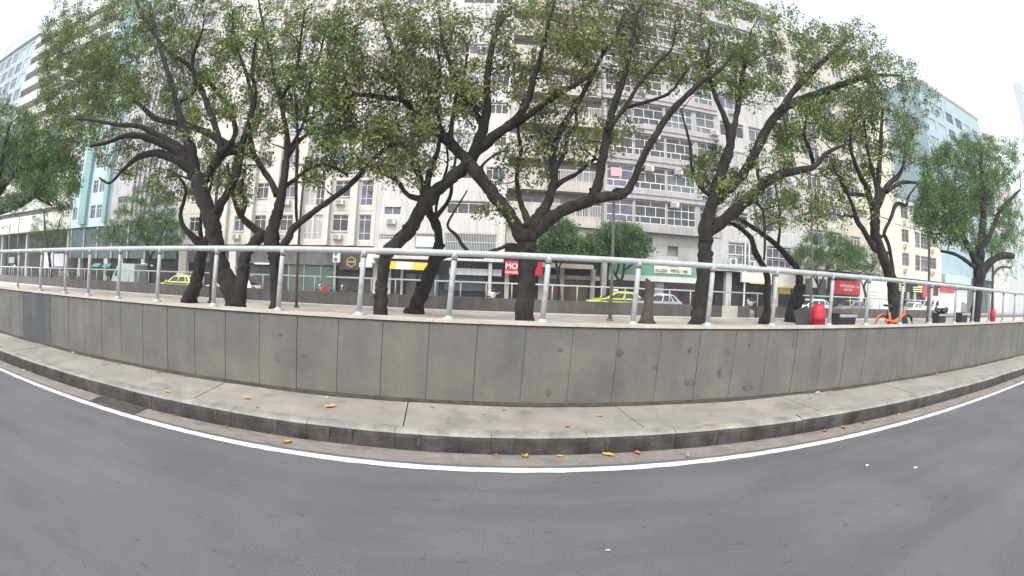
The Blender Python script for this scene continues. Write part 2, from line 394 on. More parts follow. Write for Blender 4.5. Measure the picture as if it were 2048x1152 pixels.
G3C = ((0, (0.073, 0.185, 0.067)), (.34, (0.112, 0.241, 0.078)), (.6, (0.185, 0.302, 0.078)), (.82, (0.050, 0.112, 0.043)), (.97, (0.336, 0.347, 0.078)), (.993, (0.258, 0.168, 0.078)))
LM = [leafmat('leaf_green', G3), leafmat('leaf_olive', G3B), leafmat('leaf_fresh', G3C)]

def leaves_mesh(C, A, Wd, l, wdt, mt, name='crown'):
    n = len(C); l = l[:, None]; wdt = wdt[:, None]; N = np.cross(A, Wd)
    V = np.stack([C - A * l * .5, C + Wd * wdt * .5 + N * l * .06 - A * l * .05, C + A * l * .5 - N * l * .10, C - Wd * wdt * .5 + N * l * .06 - A * l * .05], 1).reshape(-1, 3)
    me = bpy.data.meshes.new(name); me.vertices.add(4 * n); me.vertices.foreach_set('co', V.astype(np.float32).ravel())
    me.loops.add(4 * n); me.loops.foreach_set('vertex_index', np.arange(4 * n, dtype=np.int32))
    me.polygons.add(n); me.polygons.foreach_set('loop_start', np.arange(0, 4 * n, 4, dtype=np.int32)); me.polygons.foreach_set('loop_total', np.full(n, 4, np.int32))
    me.materials.append(mt); me.update(calc_edges=True); me.validate(); return me
def unit(a): return a / np.maximum(np.linalg.norm(a, axis=1, keepdims=True), 1e-9)

def make_leaves(centres, per, rad, size, root, lm, flat=.8):
    C0 = np.repeat(np.array([tuple(c) for c in centres]), per, 0); n = len(C0)
    off = unit(rng.normal(size=(n, 3))) * (rng.random((n, 1)) ** .45) * rad * rng.uniform(.6, 1.25, (len(centres), 1)).repeat(per, 0); off[:, 2] *= flat
    C = C0 + off
    A = unit(off * .8 / max(rad, .01) + rng.normal(size=(n, 3)) * .7 + np.array([0, 0, -.45]))
    Wd = unit(np.cross(A, unit(rng.normal(size=(n, 3)) * .8 + np.array([0, 0, 1.0]))))
    l = rng.uniform(.75, 1.25, n) * size; wd = l * rng.uniform(.42, .6, n)
    put('crown', leaves_mesh(C, A, Wd, l, wd, lm), root)

def tree(label, Yb, limbs, blobs, seed, lm, group='trees on the plaza', per=40, rad=.33, size=.10, ydep=1.9, base=None, name='plaza_tree', cat='tree', zbase=ZP, bark=None, twr=1.0, nray=9, dens=1.5):
    """limbs: photo outlines (px, py, width) with a depth drift; blobs: crown masses (px, py, rx, ry, clumps)"""
    random.seed(seed)
    f = limbs[0][1][0]; b = at(f[0], f[1], Yb); b.z = zbase
    root = empty(name, b, label, cat, group)
    g = MB(); sk = []
    for li, (dy, P) in enumerate(limbs):
        y0 = Yb + (0 if li == 0 else dy[0]); y1 = Yb + dy[1]
        pts = []; n = len(P)
        for i, (px, py, wd) in enumerate(P):
            Y = y0 + (y1 - y0) * i / max(n - 1, 1)
            q = at(px, py, Y); pts.append(np.array([q.x, q.y, q.z, wd * .47 * pxs(px, py, Y)]))
        if li == 0:
            q = pts[0].copy(); q[2] = zbase - .06; q[3] *= 1.25
            if q[2] < pts[0][2] - .05: pts.insert(0, q)
        sp = smooth_pts(pts, 4)
        k = len(sp); V3 = []; R = []
        for i, s_ in enumerate(sp):
            wob = s_[3] * .14
            V3.append((s_[0] + random.uniform(-wob, wob), s_[1] + random.uniform(-wob, wob), s_[2] + random.uniform(-wob, wob) * .4)); R.append(max(s_[3], .006) * random.uniform(.93, 1.09))
        g.tube(V3, R, nray, jit=.07)
        # knots on the thick limbs
        for i in range(1, k - 1):
            if R[i] > .05 and random.random() < .12:
                d = Vector((random.uniform(-1, 1), random.uniform(-1, 0), random.uniform(-.3, .8))).normalized(); c = Vector(V3[i])
                g.tube([c, c + d * R[i] * 1.15, c + d * R[i] * 1.35], [R[i] * .6, R[i] * .4, R[i] * .18], 6)
        for i, s_ in enumerate(sp):
            if i > k * .25 or li: sk.append((V3[i], R[i]))
    if not blobs:
        g.build('trunk', bark or M['bark'], root, smooth=True); return root
    # clump centres, then twigs grown from the nearest wood outward
    cl = []; fats = []
    for (cx, cy, rx, ry, nc) in blobs:
        dd = (at(cx, cy, Yb) - CAMP).length
        for _ in range(int(nc * dens * min(1.9, max(1, (dd / 11.5) if Yb < 20 else 1) ** 1.25))):
            a = random.uniform(0, 2 * math.pi); r = math.sqrt(random.random()) ** .9
            px = cx + rx * r * math.cos(a); py = cy + ry * r * math.sin(a)
            ft = random.random() < .2
            Y = Yb + (random.uniform(-.75, .15) if ft else random.uniform(-.15, 1.25)) * ydep
            pc = at(px, py, Y)
            if Yb < 20 and mnoise.noise(pc * .85 + Vector((seed, 0, 0))) < -.13 and random.random() < .85: continue
            cl.append(pc); fats.append(ft)
    SP = np.array([s_[0] for s_ in sk]); SR = np.array([s_[1] for s_ in sk])
    ca = np.array([tuple(c) for c in cl])
    dmin = np.sqrt(((ca[:, None, :] - SP[None]) ** 2).sum(2)).min(1)
    order = np.argsort(dmin)
    t = g; t.cur = 1
    big = [i for i in order if fats[i]]; bs = set(big); lost = set()
    for i in big + [i for i in order if i not in bs]:
        fat = i in bs
        c = ca[i]; d2 = ((SP - c) ** 2).sum(1) + np.maximum(SP[:, 2] - c[2], 0) * 2.5
        j = int(np.argmin(d2)); s0 = SP[j]; dist = float(np.linalg.norm(c - s0))
        if dist < .12: continue
        if dist > 4.2: lost.add(i); continue
        r0 = min(SR[j] * .6, (.006 + .011 * dist) * twr * (1.9 if fat else 1))
        r0 = max(r0, .004)
        K = max(3, int(dist / .22)); pts = []; R = []
        side = np.array([random.uniform(-1, 1), random.uniform(-1, 1), random.uniform(-.2, 1.0)]) * dist * .16
        for k in range(K + 1):
            f_ = k / K
            p = s0 + (c - s0) * f_ + side * math.sin(math.pi * f_) + np.array([random.uniform(-1, 1) for _ in range(3)]) * .022 * dist * (0 < k < K)
            pts.append(tuple(p)); R.append(r0 * (1 - .72 * f_))
        t.tube(pts, R, 6 if fat else 4, cap=False)
        SP = np.vstack([SP, np.array(pts[1:])]); SR = np.concatenate([SR, np.array(R[1:])])
    ok_ = [i for i in range(len(cl)) if i not in lost]; cl = [cl[i] for i in ok_]; fats = [fats[i] for i in ok_]
    for c, ft in zip(cl, fats):                       # fine twigs that carry the leaves
        for _ in range(3 if not ft else 4):
            d = Vector((random.gauss(0, 1), random.gauss(0, 1), random.gauss(.25, 1))).normalized() * rad * random.uniform(.6, 1.5)
            if ft: d = Vector((d.x * .5, d.y * .5, abs(d.z) * 1.6))
            c_ = Vector(c); mid_ = c_ + d * .5 + Vector((random.uniform(-.05, .05), random.uniform(-.05, .05), .03))
            g.tube([c_, mid_, c_ + d], [.0055 * twr, .004 * twr, .0022 * twr], 3, cap=False)
    keep = [c for c, ft in zip(cl, fats) if not ft or random.random() < .45]
    g.build('trunk', [bark or M['bark'], M['twig']], root, smooth=True)
    make_leaves(keep, per, rad, size, root, lm)
    return root

T = tree
T('slim plaza tree with a leaning mossy base, leftmost dark trunk seen through the near rail', 12.4, [
  ((0, -.2), [(377, 604, 34), (388, 575, 28), (396, 545, 26), (402, 515, 26), (405, 492, 22)]),
  ((-.2, -.8), [(404, 500, 20), (394, 482, 16), (378, 466, 12), (366, 452, 10), (361, 428, 9), (367, 404, 8), (372, 378, 7), (356, 352, 5), (335, 340, 4)]),
  ((-.2, .6), [(404, 500, 18), (401, 460, 9), (405, 420, 8), (420, 380, 7), (428, 330, 6), (440, 280, 5)]),
  ((-.2, .2), [(405, 495, 18), (418, 470, 14), (438, 430, 11), (452, 385, 9), (468, 340, 8), (474, 290, 6)])],
  [(345, 350, 55, 55, 46), (400, 330, 50, 60, 30), (460, 330, 50, 60, 26), (250, 330, 45, 22, 10)], 11, LM[0])
T('huge spreading plaza tree splitting low into a V, its limbs arching far to the left', 9.2, [
  ((0, -.2), [(472, 616, 50), (470, 595, 44), (455, 565, 42), (443, 535, 38), (434, 500, 36), (429, 470, 35), (421, 440, 33), (408, 400, 31), (396, 365, 30), (385, 338, 28)]),
  ((-.1, .3), [(474, 610, 38), (482, 570, 30), (488, 535, 26), (492, 510, 24), (512, 482, 24), (528, 466, 22)]),
  ((-.2, -1.6), [(388, 345, 26), (368, 327, 22), (338, 313, 18), (305, 306, 14), (270, 318, 11), (243, 343, 7), (219, 366, 5), (198, 355, 3)]),
  ((-.2, -1.0), [(390, 350, 26), (385, 310, 24), (376, 280, 20), (362, 240, 16), (352, 205, 13), (340, 165, 11), (328, 120, 9), (310, 60, 7), (300, 5, 5)]),
  ((-.2, -2.2), [(385, 335, 22), (355, 305, 18), (318, 285, 15), (283, 272, 14), (248, 272, 11), (215, 285, 8), (180, 292, 5)]),
  ((-.2, -1.8), [(383, 315, 20), (350, 290, 15), (312, 268, 12), (275, 252, 10), (232, 249, 8), (185, 240, 6), (150, 238, 4)]),
  ((-.1, .9), [(400, 375, 24), (425, 335, 20), (452, 305, 19), (483, 300, 16), (452, 288, 15), (417, 267, 14), (367, 247, 12), (317, 240, 10), (280, 210, 9), (250, 180, 7), (228, 155, 5)]),
  ((-.1, .8), [(425, 335, 18), (440, 300, 15), (428, 247, 13), (411, 200, 12), (392, 152, 10), (375, 128, 9), (345, 110, 8), (318, 82, 7), (290, 38, 6), (272, 0, 5)]),
  ((-.1, 1.2), [(440, 310, 16), (470, 270, 12), (462, 228, 11), (435, 185, 10), (412, 160, 9), (380, 138, 8)]),
  ((-.1, .2), [(425, 430, 24), (447, 400, 18), (465, 370, 17), (478, 330, 16), (484, 290, 15), (500, 240, 12), (510, 190, 10), (505, 140, 8), (512, 80, 6)]),
  ((-.1, -.8), [(352, 205, 12), (390, 180, 9), (385, 120, 8), (405, 60, 6)])],
  [(200, 50, 115, 85, 150), (155, 160, 75, 110, 175), (118, 130, 42, 95, 75), (100, 215, 35, 45, 26), (210, 170, 70, 60, 60), (290, 90, 110, 100, 130), (300, 230, 100, 60, 80), (400, 70, 90, 90, 105), (400, 210, 70, 70, 60), (480, 130, 70, 120, 72), (200, 290, 90, 26, 30), (150, 265, 40, 40, 24), (470, 340, 60, 45, 18), (310, 345, 60, 22, 16)], 12, LM[0])
T('plaza tree with a straight post-like trunk and a long bare limb reaching right', 9.5, [
  ((0, .1), [(549, 617, 21), (549, 580, 20), (549, 540, 20), (548, 505, 24), (542, 480, 34), (548, 452, 26), (556, 425, 24), (562, 395, 21), (568, 360, 18), (572, 325, 15), (575, 290, 13), (570, 245, 11), (560, 200, 10), (550, 155, 9), (540, 105, 7), (526, 50, 5), (517, 0, 4)]),
  ((0, -.4), [(553, 510, 20), (570, 488, 19), (588, 455, 15), (618, 431, 13), (650, 407, 12), (688, 380, 12), (718, 350, 12), (745, 320, 10), (772, 297, 8), (800, 285, 5)]),
  ((.1, 1.2), [(536, 476, 24), (515, 462, 16), (498, 448, 14), (482, 432, 13), (470, 405, 9), (462, 370, 8), (455, 330, 7)]),
  ((.1, .8), [(482, 432, 12), (490, 405, 10), (484, 375, 8), (490, 340, 7)]),
  ((.1, .6), [(555, 390, 15), (540, 360, 13), (520, 330, 12), (505, 300, 11), (498, 250, 10), (505, 200, 8), (490, 140, 7), (470, 80, 5), (465, 20, 4)]),
  ((.1, -.3), [(594, 448, 6), (592, 400, 7), (594, 330, 7), (595, 260, 6), (590, 190, 5)]),
  ((.1, 1.0), [(572, 372, 10), (595, 355, 8), (620, 335, 8), (650, 330, 7), (672, 337, 6), (695, 350, 4)]),
  ((.1, .3), [(572, 320, 10), (600, 280, 9), (640, 255, 8), (680, 240, 7), (700, 200, 6), (720, 150, 5)]),
  ((.1, .6), [(578, 300, 9), (610, 240, 7), (620, 170, 6), (640, 110, 5), (655, 40, 4)]),
  ((.1, -.9), [(560, 200, 8), (590, 150, 6), (600, 90, 5), (610, 20, 4)])],
  [(590, 80, 100, 95, 120), (560, 200, 60, 70, 52), (660, 130, 80, 100, 90), (650, 240, 75, 55, 60), (690, 300, 60, 40, 36), (640, 345, 45, 25, 18), (520, 290, 50, 60, 24), (730, 340, 45, 30, 12), (480, 380, 24, 50, 14)], 13, LM[0])
T('thick plaza tree leaning right above the rail, its trunk bent at the railing', 9.1, [
  ((0, .3), [(761, 628, 33), (761, 595, 29), (764, 560, 27), (770, 525, 25), (778, 500, 28), (800, 480, 30), (822, 455, 29), (840, 425, 30), (856, 398, 34), (880, 376, 27), (905, 354, 27), (927, 336, 28), (942, 318, 28)]),
  ((.3, 1.3), [(940, 325, 26), (912, 298, 24), (888, 274, 22), (860, 248, 20), (832, 222, 19), (808, 198, 16), (797, 155, 13), (787, 105, 11), (772, 62, 8), (760, 10, 6)]),
  ((.3, -.2), [(942, 322, 26), (956, 288, 26), (968, 250, 22), (974, 205, 18), (975, 150, 16), (983, 98, 14), (991, 66, 12)]),
  ((.3, -.9), [(950, 305, 24), (985, 275, 24), (1018, 252, 21), (1042, 228, 18), (1058, 195, 15), (1066, 160, 13), (1082, 110, 10), (1095, 55, 7), (1110, 0, 5)]),
  ((.3, -.4), [(1012, 258, 18), (1045, 240, 15), (1078, 215, 13), (1108, 195, 12), (1145, 172, 10), (1180, 150, 8), (1200, 120, 5)]),
  ((.3, 1.0), [(850, 402, 26), (846, 375, 16), (838, 350, 13), (825, 325, 11), (812, 300, 10), (800, 270, 8), (790, 230, 6)]),
  ((.3, .9), [(846, 398, 16), (822, 393, 11), (808, 382, 10), (795, 362, 9), (772, 350, 7), (748, 342, 5)]),
  ((.3, 1.5), [(808, 198, 13), (770, 196, 11), (738, 190, 9), (705, 186, 7), (680, 150, 5)]),
  ((.3, .6), [(852, 395, 18), (856, 360, 14), (864, 330, 13), (876, 300, 10), (880, 250, 8), (870, 200, 7), (880, 140, 6), (870, 80, 5)]),
  ((.3, 0), [(968, 250, 16), (935, 205, 13), (912, 165, 11), (900, 125, 9), (885, 85, 7), (880, 30, 5)]),
  ((.3, 0), [(900, 285, 12), (905, 240, 10), (912, 190, 8), (930, 140, 6), (935, 90, 5)])],
  [(740, 80, 90, 90, 110), (800, 200, 80, 90, 95), (770, 300, 70, 50, 48), (870, 90, 90, 90, 105), (880, 210, 80, 60, 60), (960, 110, 70, 90, 55), (1060, 80, 80, 85, 75), (1070, 180, 60, 50, 36), (820, 340, 60, 30, 22), (1150, 120, 50, 60, 26), (700, 180, 50, 40, 24)], 14, LM[1])
T('plaza tree behind the bent one, its leaning brown trunk standing by the far parapet', 13.2, [
  ((0, -.5), [(829, 618, 34), (842, 590, 30), (855, 560, 29), (866, 528, 28), (876, 495, 21), (877, 468, 18), (868, 442, 18), (857, 418, 18), (848, 395, 15), (842, 360, 12), (832, 320, 10), (820, 280, 8)]),
  ((-.2, -.6), [(880, 492, 9), (881, 455, 6), (872, 425, 6), (880, 380, 6), (895, 330, 5), (893, 290, 4)]),
  ((-.2, 0), [(866, 525, 14), (895, 512, 9), (930, 514, 7), (968, 516, 4)]),
  ((-.3, .4), [(868, 440, 12), (900, 395, 8), (905, 350, 7), (915, 300, 5)])],
  [(850, 300, 60, 50, 26), (905, 300, 40, 50, 14), (790, 330, 40, 30, 12)], 15, LM[1], per=20)
T('broad plaza tree in the middle, thick trunk hiding part of the red shop sign', 9.4, [
  ((0, .2), [(1050, 642, 42), (1050, 605, 39), (1053, 560, 38), (1055, 520, 40), (1053, 488, 46), (1058, 462, 40), (1076, 438, 32), (1092, 412, 22), (1104, 380, 19), (1108, 345, 18), (1106, 308, 16), (1118, 268, 14), (1142, 225, 13), (1165, 190, 11), (1185, 150, 10), (1205, 110, 8), (1232, 70, 7), (1250, 20, 5)]),
  ((.1, -.3), [(1046, 475, 36), (1030, 448, 28), (1012, 420, 27), (992, 395, 26), (972, 370, 26), (952, 345, 28), (935, 322, 24)]),
  ((.1, -.9), [(1066, 465, 36), (1092, 444, 30), (1122, 422, 26), (1155, 411, 24), (1182, 398, 25), (1196, 366, 21), (1204, 325, 19), (1214, 275, 18), (1224, 225, 16), (1240, 178, 14), (1256, 130, 11), (1264, 75, 8), (1280, 10, 6)]),
  ((-.6, -1.6), [(1188, 397, 24), (1216, 393, 21), (1246, 388, 19), (1264, 368, 16), (1275, 340, 15), (1290, 305, 15), (1310, 272, 15), (1330, 240, 14), (1352, 212, 13), (1380, 185, 12), (1405, 162, 10), (1440, 140, 7), (1470, 100, 5)]),
  ((-.6, -.9), [(1215, 262, 12), (1232, 238, 10), (1250, 215, 10), (1272, 178, 8), (1292, 152, 8), (1318, 122, 7), (1345, 95, 5), (1350, 50, 4)]),
  ((-.6, -1.8), [(1248, 216, 8), (1285, 206, 8), (1320, 195, 7), (1345, 180, 5), (1380, 130, 4)]),
  ((.1, .9), [(1060, 450, 18), (1045, 415, 13), (1036, 380, 10), (1034, 340, 9), (1042, 300, 8), (1036, 250, 7), (1050, 190, 6)]),
  ((.1, 1.1), [(1104, 380, 12), (1128, 360, 11), (1150, 350, 9), (1168, 335, 8), (1188, 318, 6), (1195, 290, 4)]),
  ((.1, 1.0), [(1108, 340, 12), (1130, 305, 11), (1135, 270, 10), (1152, 250, 7), (1150, 200, 6)]),
  ((.1, .6), [(1048, 500, 16), (1022, 490, 9), (1000, 497, 8), (975, 505, 7), (958, 510, 5)]),
  ((.1, -.4), [(935, 502, 9), (925, 490, 8), (912, 470, 7), (895, 453, 6), (903, 432, 5), (920, 405, 4), (935, 380, 3)])],
  [(1120, 60, 90, 80, 74), (1210, 60, 80, 70, 66), (1120, 240, 55, 70, 42), (1060, 320, 60, 60, 30), (1300, 70, 70, 80, 66), (1210, 160, 70, 50, 26), (1225, 245, 40, 45, 20), (1380, 90, 60, 80, 40), (1180, 300, 45, 30, 9), (990, 400, 40, 60, 9), (1310, 150, 50, 40, 12)], 16, LM[1])
T('plaza tree forking high with one long limb sweeping to the upper right', 9.3, [
  ((0, .1), [(1394, 652, 40), (1398, 625, 33), (1403, 590, 31), (1407, 550, 30), (1409, 510, 30), (1410, 480, 32), (1412, 455, 32), (1418, 428, 27), (1427, 398, 24), (1437, 362, 24), (1450, 325, 22), (1460, 292, 20), (1458, 262, 16), (1448, 232, 12), (1436, 205, 11), (1424, 172, 9), (1415, 130, 7), (1420, 80, 5)]),
  ((.1, -.6), [(1416, 462, 28), (1440, 446, 26), (1472, 420, 24), (1500, 395, 22), (1528, 368, 20), (1560, 350, 18), (1595, 341, 16), (1628, 334, 11), (1655, 305, 8), (1690, 290, 5)]),
  ((.1, .9), [(1432, 400, 20), (1462, 375, 18), (1488, 345, 20), (1508, 310, 20), (1528, 268, 19), (1552, 230, 18), (1585, 206, 17), (1622, 192, 15), (1665, 176, 13), (1712, 160, 10), (1760, 150, 7), (1800, 152, 4)]),
  ((.4, 1.2), [(1560, 222, 14), (1585, 185, 13), (1618, 150, 12), (1650, 118, 10), (1682, 88, 8), (1705, 68, 5)]),
  ((.1, .3), [(1460, 290, 16), (1470, 245, 12), (1478, 200, 12), (1484, 160, 11), (1492, 115, 8), (1502, 60, 5)]),
  ((.1, -.9), [(1628, 334, 10), (1620, 300, 8), (1608, 270, 7), (1615, 230, 5)]),
  ((.1, .1), [(1428, 395, 14), (1398, 372, 6), (1383, 330, 6), (1380, 290, 6), (1370, 250, 5), (1362, 220, 3)]),
  ((0, .9), [(1522, 372, 9), (1516, 350, 7), (1512, 325, 6), (1500, 300, 5)]),
  ((.1, -.5), [(1500, 395, 8), (1525, 420, 6), (1530, 470, 6), (1528, 520, 4)])],
  [(1450, 60, 70, 80, 86), (1500, 150, 70, 60, 66), (1400, 140, 50, 50, 30), (1590, 120, 55, 60, 40), (1650, 90, 55, 50, 44), (1720, 100, 50, 60, 50), (1780, 150, 60, 45, 40), (1600, 250, 60, 50, 60), (1540, 310, 45, 45, 34), (1420, 340, 48, 46, 34), (1470, 380, 36, 40, 22), (1545, 400, 50, 45, 36), (1690, 220, 70, 50, 56), (1560, 35, 30, 26, 8), (1620, 440, 45, 26, 16), (1535, 75, 26, 40, 12)], 17, LM[0])
T('crooked thin plaza tree with a bent bare stem, beside the dark low leaning one', 12.6, [
  ((0, .3), [(1531, 646, 30), (1535, 622, 17), (1533, 590, 14), (1535, 555, 13), (1524, 528, 13), (1510, 505, 13), (1504, 480, 11), (1488, 462, 10), (1466, 448, 8), (1440, 440, 5)])], [(1505, 440, 40, 35, 12)], 18, LM[0], per=18)
T('dark plaza tree with a low leaning trunk left of the red bin', 13.4, [
  ((0, .2), [(1585, 628, 30), (1592, 600, 28), (1598, 575, 20), (1599, 555, 16), (1592, 535, 14), (1575, 514, 12), (1555, 492, 11), (1525, 468, 10), (1492, 446, 9), (1470, 432, 6)]),
  ((.1, .4), [(1556, 492, 7), (1560, 450, 5), (1558, 410, 5), (1550, 370, 4)])], [(1560, 420, 50, 40, 18)], 19, LM[0], per=18)
T('plaza tree rising behind the orange bicycle with a crown of many upright limbs', 9.2, [
  ((0, .1), [(1790, 652, 40), (1788, 622, 27), (1786, 590, 24), (1783, 560, 23), (1772, 530, 22), (1762, 502, 22), (1753, 478, 22), (1750, 448, 21), (1752, 420, 18), (1754, 392, 15), (1757, 360, 13), (1760, 320, 10), (1762, 270, 8), (1765, 220, 5)]),
  ((.1, -.5), [(1748, 425, 16), (1740, 398, 14), (1732, 372, 12), (1724, 358, 11), (1714, 335, 9), (1702, 300, 7), (1700, 260, 5)]),
  ((.1, .8), [(1756, 410, 15), (1768, 385, 14), (1780, 365, 11), (1798, 350, 9), (1808, 325, 6), (1810, 290, 4)]),
  ((.1, -.9), [(1752, 500, 14), (1738, 480, 12), (1725, 458, 11), (1713, 440, 11), (1706, 415, 8), (1696, 390, 7), (1684, 362, 7), (1670, 345, 6), (1655, 335, 4)]),
  ((.1, -.5), [(1738, 392, 8), (1715, 388, 8), (1692, 385, 7), (1680, 360, 5), (1665, 330, 4)]),
  ((.1, .2), [(1786, 560, 9), (1783, 520, 8), (1774, 480, 8), (1768, 467, 8), (1780, 440, 7), (1793, 408, 8), (1812, 410, 6), (1818, 392, 4), (1832, 372, 3)]),
  ((.1, 1.0), [(1772, 384, 9), (1800, 366, 7), (1830, 365, 5), (1862, 368, 3)]),
  ((.1, 0), [(1753, 380, 9), (1745, 340, 7), (1735, 300, 6), (1728, 240, 4)])],
  [(1700, 230, 70, 60, 60), (1760, 250, 75, 70, 84), (1830, 210, 50, 50, 36), (1690, 320, 60, 50, 56), (1650, 370, 50, 45, 40), (1780, 320, 70, 40, 40), (1830, 290, 50, 45, 26), (1720, 400, 40, 30, 12), (1665, 425, 40, 25, 14), (1795, 385, 25, 20, 8), (1740, 180, 60, 40, 30)], 20, LM[0], ydep=1.5, dens=1.0)
T('dense dark green plaza tree at the right with a cut stub limb', 9.3, [
  ((0, .1), [(1949, 648, 24), (1953, 610, 21), (1956, 575, 22), (1959, 545, 26), (1960, 515, 22), (1962, 480, 17), (1966, 445, 15), (1968, 400, 13), (1964, 350, 10), (1960, 300, 7)]),
  ((0, -.7), [(1965, 545, 17), (1983, 522, 13), (2003, 512, 11), (2026, 512, 10)]),
  ((0, .6), [(1955, 530, 15), (1940, 500, 12), (1925, 470, 10), (1912, 440, 9), (1905, 400, 6)]),
  ((0, .5), [(1950, 535, 9), (1930, 520, 7), (1908, 508, 6), (1882, 502, 4)]),
  ((0, -.4), [(1966, 490, 12), (1985, 460, 10), (1998, 425, 9), (2020, 400, 7), (2040, 380, 4)])],
  [(1920, 360, 80, 75, 230), (1885, 430, 60, 60, 130), (1960, 440, 75, 65, 120), (1990, 330, 50, 60, 90), (2010, 470, 45, 55, 40), (2030, 330, 40, 70, 40), (1930, 300, 50, 35, 36), (1990, 480, 40, 30, 14), (2035, 420, 25, 35, 10)], 21, LM[2], ydep=1.4)
T('leafy tree crown filling the left edge with bright green leaves', 9.6, [
  ((0, .1), [(-30, 560, 40), (-32, 500, 36), (-28, 440, 32), (-15, 400, 26), (5, 370, 20), (30, 340, 14), (60, 310, 9)]),
  ((0, .3), [(-22, 425, 20), (10, 418, 14), (40, 408, 11), (70, 392, 8), (100, 388, 5)]),
  ((0, -.6), [(-20, 410, 18), (0, 340, 12), (10, 290, 8), (20, 250, 5)]),
  ((0, .6), [(70, 392, 6), (85, 402, 4), (105, 412, 3)])],
  [(20, 260, 55, 50, 120), (60, 320, 65, 60, 190), (20, 370, 60, 50, 120), (105, 350, 55, 50, 120), (120, 390, 40, 30, 24), (90, 280, 45, 35, 40), (-10, 310, 40, 80, 60), (5, 200, 14, 16, 5)], 22, LM[2], ydep=1.3)

# dead cut stump
sp0 = at(1295, 643, 12.4); st = empty('tree_stump', (sp0.x, 12.4, ZP), 'dead sawn-off trunk with a slanted top standing between rail posts', 'tree stump')
g = MB(); P = [(1293, 650, 36), (1294, 636, 26), (1296, 620, 20), (1298, 590, 19), (1299, 574, 19), (1300, 563, 19)]
pts = [at(a, b, 12.4) for a, b, c in P]; pts[0].z = ZP - .05
n = 9; r = [c * .5 * pxs(a, b, 12.4) for a, b, c in P]
g.tube(pts, r, n, jit=.08)
for i in range(n): 
    v = g.v[(len(P) - 1) * n + i]; g.v[(len(P) - 1) * n + i] = (v[0], v[1], v[2] - (v[0] - pts[-1].x) * .6)
g.build('trunk', mat('grey_dead_bark', (.085, .072, .062), .9, .3, 6, bump=.6), st, smooth=True)
g = MB()
for a, l_ in ((.3, .35), (2.7, .3), (-.9, .25), (3.9, .28)):
    g.tube([(sp0.x + math.cos(a) * .1, 12.4 + math.sin(a) * .1, ZP + .05), (sp0.x + math.cos(a) * l_, 12.4 + math.sin(a) * l_, ZP + .0)], [.05, .012], 6)
g.build('root', M['bark'], st)

# ------------------------------------------------------------------ small pruned trees on the far pavement
YS = 32.3
SG = 'small trees on the far pavement'
def stree(label, limbs, blobs, seed, size=.17, per=48, lm=None):
    return tree(label, YS, limbs, blobs, seed, lm or LM[2], group=SG, per=per, rad=.55, size=size, ydep=1.4, name='street_tree', zbase=.13, twr=2.0, nray=7, dens=1.9)
stree('round clipped street tree left of the green banner, forked above the yellow taxi', [
  ((0, 0), [(1241, 600, 9), (1240, 580, 8), (1239, 565, 7), (1228, 545, 5), (1218, 522, 4), (1205, 505, 3)]), ((0, .3), [(1240, 570, 6), (1247, 545, 5), (1250, 520, 4), (1262, 500, 3)]), ((0, -.3), [(1232, 552, 5), (1238, 525, 4), (1236, 500, 3)]), ((0, .2), [(1249, 540, 4), (1268, 525, 4), (1280, 505, 3)])],
  [(1240, 470, 42, 26, 60), (1205, 490, 40, 24, 46), (1270, 492, 38, 24, 44), (1240, 500, 50, 18, 36)], 31)
stree('smaller clipped street tree beside the broad middle tree, above the shop fronts', [
  ((0, 0), [(1118, 610, 7), (1118, 575, 7), (1115, 545, 6), (1110, 510, 5), (1105, 480, 3)]), ((0, .3), [(1116, 540, 4), (1130, 510, 4), (1140, 490, 3)])],
  [(1115, 465, 40, 24, 52), (1125, 490, 42, 24, 44), (1090, 485, 25, 22, 20)], 32)
stree('wide street tree with thin forked stems behind the white car', [
  ((0, 0), [(1636, 625, 6), (1636, 595, 6), (1637, 573, 5), (1630, 558, 4), (1622, 540, 3)]), ((0, .3), [(1637, 575, 5), (1645, 560, 4), (1652, 540, 3)]), ((0, -.3), [(1636, 572, 4), (1634, 555, 4), (1632, 535, 3)])],
  [(1650, 490, 52, 28, 76), (1615, 515, 40, 22, 40), (1680, 520, 40, 22, 40)], 33)
stree('street tree with a wavy black stem in front of the red banner', [
  ((0, 0), [(1727, 625, 5), (1728, 605, 5), (1731, 590, 5), (1728, 575, 5), (1733, 562, 4), (1740, 548, 3)]), ((0, .3), [(1729, 577, 4), (1722, 562, 3), (1718, 545, 3)])],
  [(1725, 520, 44, 24, 56), (1755, 535, 30, 16, 24), (1705, 505, 30, 18, 24)], 34)
stree('large clipped street tree by the teal and lilac buildings', [
  ((0, 0), [(300, 590, 9), (299, 560, 8), (297, 520, 7), (290, 480, 6), (270, 440, 4)]), ((0, .4), [(298, 520, 6), (320, 480, 5), (335, 440, 3)])],
  [(290, 425, 60, 34, 70), (265, 465, 62, 30, 70), (325, 465, 46, 34, 56), (300, 390, 40, 24, 26), (215, 475, 35, 18, 20)], 35)
stree('thin airy street tree near the left edge with whitish billboards below it', [
  ((0, 0), [(101, 585, 8), (101, 555, 7), (100, 525, 6), (96, 500, 5), (90, 460, 4), (88, 420, 3)]), ((0, .3), [(99, 510, 5), (110, 480, 4), (120, 440, 3)])],
  [(100, 435, 36, 40, 40), (85, 470, 30, 30, 24), (120, 470, 26, 26, 18)], 36, per=30)
stree('distant street tree beyond the right end of the plaza', [
  ((0, 0), [(1985, 600, 6), (1985, 570, 6), (1986, 545, 5), (1984, 515, 4), (1980, 495, 3)]), ((0, .3), [(1986, 550, 5), (2000, 535, 4), (2022, 535, 3)])], [(1985, 520, 40, 30, 36), (2020, 540, 30, 22, 20)], 37, per=20)
